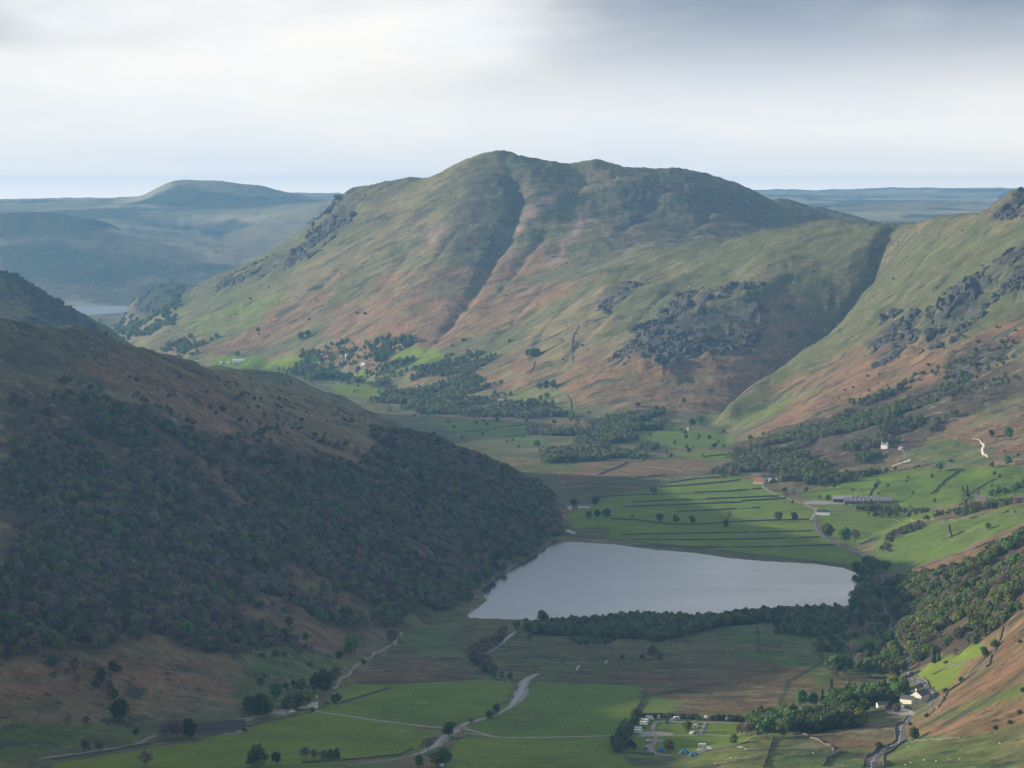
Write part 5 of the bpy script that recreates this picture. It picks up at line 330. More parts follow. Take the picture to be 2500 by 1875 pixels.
def ground_material(nt, b):
    at = node(nt, 'ShaderNodeAttribute', attribute_name='growth'); geo = nt.nodes.new('ShaderNodeNewGeometry'); pos = geo.outputs['Position']
    mp = nt.nodes.new('ShaderNodeMapping'); nt.links.new(pos, mp.inputs[0]); mp.vector_type = 'TEXTURE'; mp.inputs['Rotation'].default_value = (0, R(-30), 0); mp.inputs['Scale'].default_value = (3.2, 1, 1)
    a = map_range(nt, noise_node(nt, 0.045, 7, 0.7, mp.outputs[0]), 0.25, 0.75, 0.45, 1.55)
    f = map_range(nt, noise_node(nt, 0.25, 5, 0.75, pos), 0.25, 0.75, 0.55, 1.45)
    amt = mult(nt, a, f); one = nt.nodes.new('ShaderNodeMix'); one.data_type = 'FLOAT'; one.inputs[2].default_value = 1.0
    nt.links.new(at.outputs['Alpha'], one.inputs[0]); nt.links.new(amt, one.inputs[3])
    mow = map_range(nt, noise_node(nt, 0.02, 5, 0.65, pos), 0.3, 0.7, 0.82, 1.18)
    col = scale_col(nt, scale_col(nt, at.outputs['Color'], one.outputs[0]), mow)
    # outcrops, juniper and heather patches sprinkled through the rough growth; pale dead bents between
    def speck(col, scale, lo, hi, c, gate, amount):
        s = map_range(nt, noise_node(nt, scale, 5, 0.6, mp.outputs[0]), lo, hi, 0.0, 1.0); g = map_range(nt, at.outputs['Alpha'], gate, gate + 0.3, 0.0, amount); m = nt.nodes.new('ShaderNodeMix'); m.data_type = 'RGBA'
        nt.links.new(mult(nt, s, g), m.inputs[0]); nt.links.new(col, m.inputs[6]); m.inputs[7].default_value = (*c, 1); return m.outputs[2]
    col = speck(col, 0.030, 0.56, 0.63, (0.052, 0.060, 0.042), 0.35, 0.85)
    col = speck(col, 0.085, 0.58, 0.65, (0.23, 0.185, 0.11), 0.35, 0.75)
    col = speck(col, 0.14, 0.59, 0.65, (0.04, 0.046, 0.036), 0.35, 0.85)
    nt.links.new(col, b.inputs['Base Color'])
    bp = nt.nodes.new('ShaderNodeBump'); bp.inputs['Distance'].default_value = 12.0
    nt.links.new(mult(nt, at.outputs['Alpha'], 0.8), bp.inputs['Strength'])
    nt.links.new(noise_node(nt, 0.05, 10, 0.7, mp.outputs[0]), bp.inputs['Height']); nt.links.new(bp.outputs[0], b.inputs['Normal'])
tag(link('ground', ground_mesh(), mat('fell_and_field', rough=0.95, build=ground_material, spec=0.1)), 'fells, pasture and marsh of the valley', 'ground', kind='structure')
# ---------------------------------------------------------------- water
def water_material(nt, b):
    b.inputs['Base Color'].default_value = (0.018, 0.030, 0.044, 1); b.inputs['IOR'].default_value = 1.333; b.inputs['Specular IOR Level'].default_value = 0.5
    geo = nt.nodes.new('ShaderNodeNewGeometry'); bp = nt.nodes.new('ShaderNodeBump'); bp.inputs['Strength'].default_value = 0.08; bp.inputs['Distance'].default_value = 1.0
    wm = nt.nodes.new('ShaderNodeMapping'); wm.inputs['Scale'].default_value = (1.0, 2.6, 1.0); wm.inputs['Rotation'].default_value = (0, 0, R(12)); nt.links.new(geo.outputs['Position'], wm.inputs[0])
    nt.links.new(map_range(nt, noise_node(nt, 0.006, 5, 0.6, wm.outputs[0]), 0.3, 0.7, 0.06, 0.15), b.inputs['Roughness'])      # calm lanes and wind-ruffled ones
    nt.links.new(noise_node(nt, 0.35, 4, 0.6, geo.outputs['Position']), bp.inputs['Height']); nt.links.new(bp.outputs[0], b.inputs['Normal'])
WATER = mat('lake_water', build=water_material)
def sheet(name, poly, z, m):
    bm = bmesh.new(); f = bm.faces.new([bm.verts.new((p[0], p[1], z)) for p in poly]); bmesh.ops.triangulate(bm, faces=[f])
    for f in bm.faces:
        if f.normal.z < 0: f.normal_flip()
    me = bpy.data.meshes.new(name); bm.to_mesh(me); bm.free(); return link(name, me, m)
tag(sheet('lake', LAKES[0][0], LAKES[0][1], WATER), 'still grey-blue lake filling the flat valley floor', 'lake', kind='structure')
def ruffled(nt, b):
    water_material(nt, b); nt.links.remove(b.inputs['Roughness'].links[0]); b.inputs['Roughness'].default_value = 0.55; b.inputs['Base Color'].default_value = (0.19, 0.22, 0.25, 1)  # pale base colour stands in for the sky this water would reflect
tag(sheet('distant_lake', LAKES[1][0], LAKES[1][1], mat('ruffled_sky_tinted_water', build=ruffled)), 'pale strip of a far lake behind the wooded shoulder', 'lake', kind='structure')
# ================================================================ roads, tracks, river
def smooth_line(pts, step):
    p = np.asarray(pts, float); n = len(p); out = []
    q = np.vstack([2 * p[0] - p[1], p, 2 * p[-1] - p[-2]])
    for i in range(n - 1):
        a, b, c, d = q[i], q[i + 1], q[i + 2], q[i + 3]; k = max(2, int(np.hypot(*(c - b)[:2]) / step))
        for t in np.arange(k) / k:
            out.append(0.5 * (2 * b + (c - a) * t + (2 * a - 5 * b + 4 * c - d) * t * t + (3 * b - a - 3 * c + d) * t ** 3))
    out.append(p[-1]); return np.array(out)
def sides(l):
    t = np.gradient(l[:, :2], axis=0); t /= np.maximum(np.hypot(t[:, 0], t[:, 1]), 1e-6)[:, None]
    return np.stack([t[:, 1], -t[:, 0]], 1)
def ribbon(name, line, width, m, lift=0.3, ragged=0.0, across=4, seed=1):
    l = line; nrm = sides(l); w = np.broadcast_to(np.asarray(width, float), (len(l),)); v = []; f = []
    jag = 1 + ragged * fbm(np.arange(len(l)) / 3.0, np.full(len(l), seed * 3.3), 7, 3); jag2 = 1 + ragged * fbm(np.arange(len(l)) / 3.0, np.full(len(l), seed * 7.7 + 4), 8, 3)
    for k in range(across + 1):
        s = k / across - 0.5; j = jag if s < 0 else jag2; xy = l[:, :2] + nrm * (s * w * j)[:, None]
        z = ground(xy[:, 0], xy[:, 1]) + lift - (0.25 if k in (0, across) else 0.0); v.append(np.column_stack([xy, z]))
    V = np.concatenate(v); n = len(l)
    for k in range(across):
        for i in range(n - 1): f.append((k * n + i, (k + 1) * n + i, (k + 1) * n + i + 1, k * n + i + 1))
    me = raw_mesh(name, V, f)
    if me.polygons[0].normal.z < 0: me.flip_normals()
    me.shade_smooth(); return link(name, me, m)
def speckle(c, amt, scale):
    def b(nt, bs):
        geo = nt.nodes.new('ShaderNodeNewGeometry'); rgb = nt.nodes.new('ShaderNodeRGB'); rgb.outputs[0].default_value = (*c, 1)
        f = map_range(nt, noise_node(nt, scale, 5, 0.65, geo.outputs['Position']), 0.25, 0.75, 1 - amt, 1 + amt)
        nt.links.new(scale_col(nt, rgb.outputs[0], f), bs.inputs['Base Color'])
    return b
ROADMAT = {'asphalt': mat('worn_asphalt', rough=0.9, build=speckle((0.080, 0.076, 0.082), 0.25, 0.25)), 'track': mat('stony_track', build=speckle((0.225, 0.195, 0.16), 0.35, 0.3)),
           'lane': mat('grey_lane', build=speckle((0.17, 0.16, 0.155), 0.25, 0.3)), 'concrete': mat('concrete_track', build=speckle((0.29, 0.25, 0.20), 0.3, 0.3)),
           'white': mat('white_stone', build=speckle((0.62, 0.57, 0.48), 0.2, 0.3)), 'pale': mat('trodden_grass', build=speckle((0.24, 0.25, 0.12), 0.2, 0.3))}
ROADLINES = []
for i, (nm, kind, label, w, pts) in enumerate(ROADS):
    l = smooth_line(pts, 4.0); ROADLINES.append((l[::3], w)); o = tag(ribbon(nm, l, w, ROADMAT[kind], lift=0.34 + 0.004 * i, ragged=0.0 if kind == 'asphalt' else 0.22, seed=i), label, 'road' if kind in ('asphalt', 'lane') else 'track', kind='structure')
    if nm == 'road':
        nrm = sides(l); d = np.concatenate([[0], np.cumsum(np.hypot(*np.diff(l[:, :2], axis=0).T))]); v = []; f = []
        for off, wid, on, per in ((0.0, 0.14, 5.0, 8.5),):
            s = 0.0
            while s < d[-1]:
                e = min(s + on, d[-1]); ks = np.arange(s, e, 4.0).tolist() + [e]
                for a_, b_ in zip(ks[:-1], ks[1:]):
                    q = []
                    for t, sg in ((a_, -1), (a_, 1), (b_, 1), (b_, -1)):
                        x = np.interp(t, d, l[:, 0]) + np.interp(t, d, nrm[:, 0]) * (off + sg * wid); y = np.interp(t, d, l[:, 1]) + np.interp(t, d, nrm[:, 1]) * (off + sg * wid)
                        q.append((x, y, float(ground(x, y)[0]) + 0.40))
                    f.append(tuple(range(len(v), len(v) + 4))); v += q
                s += per
        mk = link('lane_markings', raw_mesh('lane_markings', v, f), mat('road_paint', (0.75, 0.75, 0.72)), o); mk['kind'] = 'stuff'
GRAVELM = mat('river_gravel', build=speckle((0.235, 0.21, 0.185), 0.5, 0.35)); YARD = mat('gravel_yard', build=speckle((0.26, 0.235, 0.21), 0.3, 0.3))
rl = smooth_line([p[:2] for p in RIVER], 4.0); rw = np.interp(np.linspace(0, 1, len(rl)), np.linspace(0, 1, len(RIVER)), [p[2] for p in RIVER])
tag(ribbon('river_bed', rl, rw * 1.15, GRAVELM, lift=0.28, ragged=0.5, across=6, seed=3), 'pale gravel bed of the river below the marsh', 'river bed', kind='structure')
def river_water(nt, b):
    water_material(nt, b); nt.links.remove(b.inputs['Roughness'].links[0]); b.inputs['Roughness'].default_value = 0.30; b.inputs['Base Color'].default_value = (0.10, 0.10, 0.10, 1)
RWATER = mat('river_water', build=river_water)
wl = rl.copy(); wl[:, :2] += sides(rl) * (rw * 0.24 * fbm(np.arange(len(rl)) / 9.0, np.zeros(len(rl)), 5, 2))[:, None]
tag(ribbon('river', wl, rw * 0.60, RWATER, lift=0.42, ragged=0.5, across=4, seed=9), 'shallow shining river winding through gravel', 'river', kind='structure')
tag(ribbon('stream', smooth_line(STREAM, 4.0), 5.0, RWATER, lift=0.3, ragged=0.4, seed=5), 'straight shining stream running to the lake', 'stream', kind='structure')
def pool_sheet(name, poly, m, lift):
    c = np.mean(np.array(poly), 0); p = smooth_line([(x, y) for x, y in poly] + [poly[0]], 3.0)[:-1]; w = 1 + 0.12 * fbm(np.arange(len(p)) / 2.0, np.zeros(len(p)), 3, 2)
    rings = [c + (p - c) * (w * s)[:, None] for s in (1.0, 0.66, 0.33)]; v = []; f = []; n = len(p)
    for r_ in rings: v += [(x, y, zz + lift) for (x, y), zz in zip(r_, ground(r_[:, 0], r_[:, 1]))]
    v.append((c[0], c[1], float(ground(c[0], c[1])[0]) + lift))
    for k in range(2):
        for i in range(n): j = (i + 1) % n; f.append((k * n + i, k * n + j, (k + 1) * n + j, (k + 1) * n + i))
    for i in range(n): f.append((2 * n + i, 2 * n + (i + 1) % n, 3 * n))
    me = raw_mesh(name, v, f)
    if me.polygons[0].normal.z < 0: me.flip_normals()
    return link(name, me, m)
for p_, lb in zip(POOLS, ('small bright pool in the marsh', 'tiny pool among the marsh willows', 'curved pool beside the far lake shore', 'bright backwater pool under the riverside trees')):
    tag(pool_sheet('pool', p_, RWATER, 0.35), lb, 'pool', kind='structure')
for p_, lb in zip(GRAVEL, ('gravel car park of the inn', 'gravel yard at the campsite gate', 'farmhouse yard', 'yard in front of the dark barns', 'sandy yard before the open barn', 'gravel bay for one car', 'lowest gravel bay of the loop', 'bunkhouse yard')):
    tag(pool_sheet('yard', p_, YARD, 0.30), lb, 'yard', kind='structure')
# ================================================================ drystone walls
def stone_material(c):
    def b(nt, bs):
        geo = nt.nodes.new('ShaderNodeNewGeometry'); pos = geo.outputs['Position']
        vo = node(nt, 'ShaderNodeTexVoronoi', Scale=1.6); nt.links.new(pos, vo.inputs['Vector'])
        rgb = nt.nodes.new('ShaderNodeRGB'); rgb.outputs[0].default_value = (*c, 1)
        f = mult(nt, map_range(nt, vo.outputs['Color'], 0.0, 1.0, 0.6, 1.35), map_range(nt, noise_node(nt, 0.08, 4, 0.6, pos), 0.3, 0.7, 0.75, 1.25))
        nt.links.new(scale_col(nt, rgb.outputs[0], f), bs.inputs['Base Color'])
    return b
STONE = mat('lichened_slate', rough=0.95, build=stone_material((0.115, 0.11, 0.10)))
def stone_wall(pts, h, w, label, seed):
    l = smooth_line(pts, 2.5); n = len(l); nrm = sides(l); z = ground(l[:, 0], l[:, 1]); idx = np.arange(n)
    top = h * (1 + 0.16 * fbm(idx / 2.2, np.full(n, seed * 5.1), 4, 3)); wob = 0.25 * fbm(idx / 3.0, np.full(n, seed * 2.3), 6, 2)
    gap = vnoise(idx / 5.0, np.full(n, seed * 3.7), 12); top = np.where(gap > 0.88, top * 0.35, top)
    v = []; f = []
    for s, dz in ((-0.62, -1), (-0.38, 1), (0.38, 1), (0.62, -1)):
        xy = l[:, :2] + nrm * (s * w + wob)[:, None]; zz = z + top if dz > 0 else z - 0.6
        v.append(np.column_stack([xy, zz]))
    V = np.concatenate(v)
    for k in range(3):
        for i in range(n - 1): f.append((k * n + i, (k + 1) * n + i, (k + 1) * n + i + 1, k * n + i + 1))
    f += [(0, n, 2 * n, 3 * n), (n - 1, 4 * n - 1, 3 * n - 1, 2 * n - 1)]
    me = raw_mesh('drystone_wall', V, f); tag(link('drystone_wall', me, STONE), label, 'wall', 'drystone walls of the valley', 'thing')
for i, (pts, h, w, label) in enumerate(WALLS): stone_wall(pts, h, w, label, i)
# ================================================================ trees
LEAF = {}
def leaf_material(key, c, spread=0.32):
    def b(nt, bs):
        oi = nt.nodes.new('ShaderNodeObjectInfo'); geo = nt.nodes.new('ShaderNodeNewGeometry')
        rgb = nt.nodes.new('ShaderNodeRGB'); rgb.outputs[0].default_value = (*c, 1)
        hs = nt.nodes.new('ShaderNodeHueSaturation'); nt.links.new(map_range(nt, oi.outputs['Random'], 0, 1, 0.465, 0.525), hs.inputs['Hue']); nt.links.new(rgb.outputs[0], hs.inputs['Color'])
        f = mult(nt, map_range(nt, geo.outputs['Random Per Island'], 0, 1, 1 - spread, 1 + spread), map_range(nt, oi.outputs['Random'], 0, 1, 0.5, 1.55))
        col = scale_col(nt, hs.outputs[0], f); nt.links.new(col, bs.inputs['Base Color'])
        tl = nt.nodes.new('ShaderNodeBsdfTranslucent'); nt.links.new(col, tl.inputs[0]); ms = nt.nodes.new('ShaderNodeMixShader'); ms.inputs[0].default_value = 0.35
        nt.links.new(bs.outputs[0], ms.inputs[1]); nt.links.new(tl.outputs[0], ms.inputs[2]); nt.links.new(ms.outputs[0], nt.nodes['Material Output'].inputs[0])
    LEAF[key] = mat(key, rough=0.8, build=b, spec=0.15)
leaf_material('oak_leaf', (0.140, 0.168, 0.046)); leaf_material('sycamore_leaf', (0.105, 0.195, 0.036)); leaf_material('dark_leaf', (0.088, 0.142, 0.048)); leaf_material('willow_leaf', (0.140, 0.168, 0.080))
leaf_material('bare_twig', (0.205, 0.158, 0.138)); leaf_material('spruce_needle', (0.034, 0.058, 0.034)); leaf_material('copper_leaf', (0.085, 0.028, 0.034)); leaf_material('blossom', (0.50, 0.45, 0.34)); leaf_material('yellow_leaf', (0.200, 0.215, 0.044)); leaf_material('thorn_leaf', (0.080, 0.102, 0.050))
BARK = mat('bark', (0.10, 0.085, 0.07), 0.95)
def cards(rs, c, nrm, size, aspect=1.0):
    """many small leaf faces: centres c, facing nrm"""
    n = len(c); nrm = nrm / np.maximum(np.linalg.norm(nrm, axis=1), 1e-6)[:, None]; a = rs.normal(size=(n, 3)); u = np.cross(nrm, a); u /= np.maximum(np.linalg.norm(u, axis=1), 1e-6)[:, None]; w = np.cross(nrm, u)
    s = (size * rs.uniform(0.65, 1.35, n))[:, None]
    v = np.stack([c - u * s - w * s * aspect * 0.6, c + u * s * 0.8 - w * s * aspect, c + u * s + w * s * aspect * 0.7, c - u * s * 0.7 + w * s * aspect], 1).reshape(-1, 3)
    return v, [tuple(range(4 * i, 4 * i + 4)) for i in range(n)]
def lobed_crown(rs, n, base, top, rad, lobes, lsize, size, shell=(0.72, 1.05)):
    cs = []
    for i in range(lobes):
        t = (i + 0.5) / lobes; z = base + (top - base) * t; prof = math.sqrt(max(0.05, 1 - (2 * t - 0.85) ** 2 * 0.75)); a = i * 2.4 + rs.uniform(-0.5, 0.5); r = rad * prof * rs.uniform(0.3, 0.95)
        cs.append((r * math.cos(a), r * math.sin(a), z, lsize * rs.uniform(0.6, 1.4)))
    cs += [(0, 0, base + (top - base) * 0.75, lsize * 1.15)]
    cs = np.array(cs); k = rs.choice(len(cs), n, p=cs[:, 3] ** 2 / (cs[:, 3] ** 2).sum()); d = rs.normal(size=(n, 3)); d[:, 2] = d[:, 2] * 0.8 + 0.25; d /= np.linalg.norm(d, axis=1)[:, None]
    c = cs[k, :3] + d * (cs[k, 3] * rs.uniform(*shell, n))[:, None] * np.array([1, 1, 0.85])
    return cards(rs, c, d + rs.normal(size=(n, 3)) * 0.45, size)
def tube(p0, p1, r0, r1, n=5):
    p0, p1 = Vector(p0), Vector(p1); q = (p1 - p0).to_track_quat('Z', 'Y'); v = []
    for p, r in ((p0, r0), (p1, r1)):
        for i in range(n): v.append(tuple(p + q @ Vector((r * math.cos(2 * math.pi * i / n), r * math.sin(2 * math.pi * i / n), 0))))
    return v, [(i, (i + 1) % n, n + (i + 1) % n, n + i) for i in range(n)]
def merge(parts):
    v = []; f = []
    for a, b in parts:
        k = len(v); v += [tuple(p) for p in a]; f += [tuple(i + k for i in q) for q in b]
    return v, f
def trunk_parts(rs, fork, spread, top, r=0.022, limbs=5):
    ps = [tube((0, 0, -0.06), (0.01, 0, fork), r * 1.3, r * 0.85, 6)]
    for i in range(limbs):
        a = i * 2.4 + rs.uniform(0, 1); z = fork * rs.uniform(0.75, 1.0); e = (spread * math.cos(a) * rs.uniform(0.6, 1), spread * math.sin(a) * rs.uniform(0.6, 1), z + (top - fork) * rs.uniform(0.5, 0.85))
        ps.append(tube((0.01, 0, z), e, r * 0.6, r * 0.15, 4))
    return ps
def tree_meshes(kind, seed):
    rs = np.random.default_rng(seed + 100)
    if kind in 'OSDYPH':
        wide = {'O': 0.40, 'S': 0.36, 'D': 0.38, 'Y': 0.36, 'P': 0.38, 'H': 0.42}[kind]
        cr = lobed_crown(rs, 900, 0.26, 0.90, wide, 15 + seed % 4, 0.155, 0.040); tr = merge(trunk_parts(rs, 0.30, 0.22, 0.85))
    elif kind == 'A':
        cr = lobed_crown(rs, 850, 0.14, 0.88, 0.42, 17, 0.15, 0.038); tr = merge(trunk_parts(rs, 0.22, 0.25, 0.8, 0.018))
    elif kind == 'U':
        cr = lobed_crown(rs, 420, 0.12, 0.80, 0.50, 11, 0.22, 0.065); tr = merge(trunk_parts(rs, 0.18, 0.3, 0.7, 0.03, 4))
    elif kind == 'B':
        a = lobed_crown(rs, 300, 0.28, 0.90, 0.38, 15, 0.15, 0.030, (0.3, 1.05)); n = 620
        d = rs.normal(size=(n, 3)); d[:, 2] = np.abs(d[:, 2]) * 0.9 - 0.15; d /= np.linalg.norm(d, axis=1)[:, None]; rr = rs.uniform(0.45, 1.0, n)[:, None]
        c = np.array([0, 0, 0.52]) + d * rr * np.array([0.42, 0.42, 0.44]); u = d + rs.normal(size=(n, 3)) * 0.35; u /= np.linalg.norm(u, axis=1)[:, None]; w = np.cross(u, rs.normal(size=(n, 3))); w /= np.linalg.norm(w, axis=1)[:, None]
        L_ = rs.uniform(0.04, 0.085, n)[:, None]; v = np.stack([c - u * L_ - w * 0.007, c + u * L_, c - u * L_ + w * 0.007], 1).reshape(-1, 3)
        cr = merge([a, (v, [(3 * i, 3 * i + 1, 3 * i + 2) for i in range(n)])]); tr = merge(trunk_parts(rs, 0.32, 0.30, 0.92, 0.020, 8))
    else:
        n = 900; t = rs.uniform(0, 1, n) ** 0.75; z = 0.98 - 0.9 * t; tier = 0.75 + 0.25 * np.cos(z * 60); r = 0.20 * t * tier * rs.uniform(0.35, 1.0, n); a = rs.uniform(0, 2 * math.pi, n)
        c = np.column_stack([r * np.cos(a), r * np.sin(a), z]); d = np.column_stack([np.cos(a), np.sin(a), np.full(n, 0.9)])
        cr = cards(rs, c, d + rs.normal(size=(n, 3)) * 0.35, 0.030, 1.3); tr = merge([tube((0, 0, -0.05), (0, 0, 0.95), 0.018, 0.004, 6)])
    return tr, cr
KIND = {'O': ('oak_tree', 'oak_leaf', 3), 'S': ('sycamore_tree', 'sycamore_leaf', 2), 'D': ('broadleaf_tree', 'dark_leaf', 3), 'A': ('willow_tree', 'willow_leaf', 3), 'B': ('bare_tree', 'bare_twig', 4), 'C': ('spruce_tree', 'spruce_needle', 2), 'U': ('thorn_bush', 'thorn_leaf', 3), 'P': ('copper_tree', 'copper_leaf', 1), 'H': ('blossom_tree', 'blossom', 1), 'Y': ('lime_tree', 'yellow_leaf', 1)}
PROTO = {}; FOREST = bpy.data.collections.new('tree_kinds'); ORDER = {}
for k, (nm, lm, cnt) in KIND.items():
    for s_ in range(cnt):
        tr, cr = tree_meshes(k, s_ * 7 + ord(k)); tm = raw_mesh('trunk', *tr); tm.materials.append(BARK); cm = raw_mesh('crown', *cr); cm.materials.append(LEAF[lm]); PROTO[k, s_] = (tm, cm)
        both = raw_mesh(nm, *merge([tr, cr])); both.materials.append(BARK); both.materials.append(LEAF[lm]); both.polygons.foreach_set('material_index', np.array([0] * len(tr[1]) + [1] * len(cr[1]), np.int32))
        o = bpy.data.objects.new('kind_%02d' % len(ORDER), both); FOREST.objects.link(o); ORDER[k, s_] = len(ORDER)
def plant(k, x, y, h, label, group=None):
    nm, lm, cnt = KIND[k]; tm, cm = PROTO[k, rng.integers(cnt)]
    e = bpy.data.objects.new(nm, None); e.empty_display_size = 1; C.objects.link(e)
    e.location = (x, y, float(ground(x, y)[0])); e.rotation_euler = (0, 0, rng.uniform(0, 6.28)); s = rng.uniform(0.9, 1.15); e.scale = (h * s, h * s, h)
    tag(e, label, 'bush' if k == 'U' else 'tree', group)
    link('trunk', tm, None, e); link('crown', cm, None, e)
for x, y, k, h, label in TREES: plant(k, x, y, h, label)
CLEAR = [p for kd, p, ed in COVER if kd == 'brack']
def keep_off(x, y):
    ok = np.ones(len(x), bool)
    for l, w in ROADLINES: ok &= line_dist(l, x, y, 12)[0] > w / 2 + 1.2
    ok &= line_dist(rl[::3], x, y, 20)[0] > 9
    for p in GRAVEL: ok &= ~inside(p, x, y)
    for b in BUILDINGS: ok &= np.hypot(x - b[3], y - b[4]) > 11
    for v in VEHICLES: ok &= np.hypot(x - v[2], y - v[3]) > 4.5
    for lk, lv in LAKES: ok &= ~inside(lk, x, y)
    for t in TREES: ok &= np.hypot(x - t[0], y - t[1]) > 3.0
    return ok
SCATTER = []
for zi, (nm, label, tlabel, poly, sp, kinds, (h0, h1)) in enumerate(WOODS):
    p = np.array(poly, float); gx, gy = np.meshgrid(np.arange(p[:, 0].min(), p[:, 0].max(), sp), np.arange(p[:, 1].min(), p[:, 1].max(), sp)); r_ = np.random.default_rng(zi + 50)
    x = gx.ravel() + r_.uniform(-0.48, 0.48, gx.size) * sp; y = gy.ravel() + r_.uniform(-0.48, 0.48, gx.size) * sp
    wv = 0 if sp < 5.6 else (20 if sp < 7.6 else 48); ok = inside(poly, x + wv * fbm(x / 80, y / 80, 31, 4), y + wv * fbm(x / 80, y / 80, 37, 4)); x, y = x[ok], y[ok]; ok = keep_off(x, y)
    if sp >= 7.6: ok &= vnoise(x / 60, y / 60, 26) > 0.36
    if nm in ('hillside_woodland', 'roadside_wood', 'farm_bracken_scrub', 'upper_hillside_woodland'):
        c_ = np.zeros(len(x), bool)
        for q in CLEAR: c_ |= inside(q, x, y)
        ok &= ~c_ | (r_.uniform(size=len(x)) < (0.22 if zi else 0.10))
        ok &= (vnoise(x / 95, y / 60, 39) > 0.2) | (r_.uniform(size=len(x)) < 0.3)
        ok &= vnoise(x / 48, y / 48, 14 + zi) + 0.35 * (vnoise(x / 17, y / 17, 3) - 0.5) > 0.18 + (0.24 * smooth01((ground(x, y) - 250) / 130) if nm == 'hillside_woodland' else 0.08)
    x, y = x[ok], y[ok]; n = len(x); ks = list(kinds); pick = r_.choice(len(ks), n, p=np.array([kinds[k] for k in ks]) / sum(kinds.values()))
    h = (h0 + (h1 - h0) * r_.beta(2, 2.2, n)) * (0.7 + 0.65 * vnoise(x / 60, y / 60, 23))
    SCATTER.append((x, y, np.array([ks[i] for i in pick]), h))
# the largest of the woodland trees in view stand as single trees, the rest of each wood is one mass
cand = []
for zi, (x, y, k, h) in enumerate(SCATTER):
    z = ground(x, y); vis = (np.abs(x / y) < 0.172) & ((EYE[2] - z) / y < 0.196)
    cand += [(h[i] / y[i], zi, i) for i in np.flatnonzero(vis) if h0 > 0]
cand.sort(reverse=True); single = {}
for _, zi, i in cand[:max(0, 300 - len(TREES))]: single.setdefault(zi, set()).add(i)
def scatter_group(coll):
    g = bpy.data.node_groups.new('set_out', 'GeometryNodeTree'); g.interface.new_socket('Geometry', in_out='INPUT', socket_type='NodeSocketGeometry'); g.interface.new_socket('Geometry', in_out='OUTPUT', socket_type='NodeSocketGeometry')
    N = g.nodes.new; L = g.links.new; i = N('NodeGroupInput'); o = N('NodeGroupOutput'); ip = N('GeometryNodeInstanceOnPoints'); ci = N('GeometryNodeCollectionInfo')
    ci.inputs['Collection'].default_value = coll; ci.inputs['Separate Children'].default_value = True; ci.inputs['Reset Children'].default_value = True
    def at(name, t): n = N('GeometryNodeInputNamedAttribute'); n.data_type = t; n.inputs['Name'].default_value = name; return n.outputs[0]
    L(i.outputs[0], ip.inputs['Points']); L(ci.outputs[0], ip.inputs['Instance']); ip.inputs['Pick Instance'].default_value = True
    L(at('which', 'INT'), ip.inputs['Instance Index']); L(at('turn', 'FLOAT_VECTOR'), ip.inputs['Rotation']); L(at('size', 'FLOAT_VECTOR'), ip.inputs['Scale']); L(ip.outputs[0], o.inputs[0]); return g
PLANT = scatter_group(FOREST)
SHADE = {'B': 'leafless grey-brown', 'O': 'olive-green', 'S': 'fresh green', 'D': 'dark green', 'A': 'grey-green', 'C': 'black-green spruce', 'U': 'dull green', 'Y': 'yellow-green', 'P': 'purple', 'H': 'blossoming'}
for zi, (nm, label, tlabel, poly, sp, kinds, hh) in enumerate(WOODS):
    x, y, k, h = SCATTER[zi]; sel = single.get(zi, set())
    for i in sorted(sel):                               # which one: its colour, its size, how far in and how far along the wood it stands
        u = np.searchsorted(np.quantile(x / y, [0.34, 0.67]), x[i] / y[i]); d_ = np.searchsorted(np.quantile(y, [0.34, 0.67]), y[i]); s_ = np.searchsorted(np.quantile(h, [0.4, 0.75]), h[i])
        lab = '%s %s %s in the %s, %s, %s' % (('small', 'middling', 'tall')[s_], SHADE[k[i]], 'bush' if k[i] == 'U' else 'tree', nm.replace('_', ' '), ('front rows', 'middle rows', 'back rows')[d_], ('left part', 'centre', 'right part')[u])
        plant(k[i], x[i], y[i], h[i], lab, 'single trees of the ' + nm.replace('_', ' '))
    m = np.ones(len(x), bool); m[list(sel)] = False; x, y, k, h = x[m], y[m], k[m], h[m]; n = len(x)
    if n == 0: continue
    me = bpy.data.meshes.new(nm); me.vertices.add(n); me.vertices.foreach_set('co', np.column_stack([x, y, ground(x, y)]).astype(np.float32).ravel())
    me.attributes.new('which', 'INT', 'POINT').data.foreach_set('value', np.array([ORDER[q, rng.integers(KIND[q][2])] for q in k], np.int32))
    me.attributes.new('turn', 'FLOAT_VECTOR', 'POINT').data.foreach_set('vector', np.column_stack([np.zeros(n), np.zeros(n), rng.uniform(0, 6.28, n)]).astype(np.float32).ravel())
    wd = h * rng.uniform(0.85, 1.25, n); me.attributes.new('size', 'FLOAT_VECTOR', 'POINT').data.foreach_set('vector', np.column_stack([wd, wd, h]).astype(np.float32).ravel())
    o = tag(link(nm, me), label, 'woodland', kind='stuff'); mo = o.modifiers.new('planting', 'NODES'); mo.node_group = PLANT
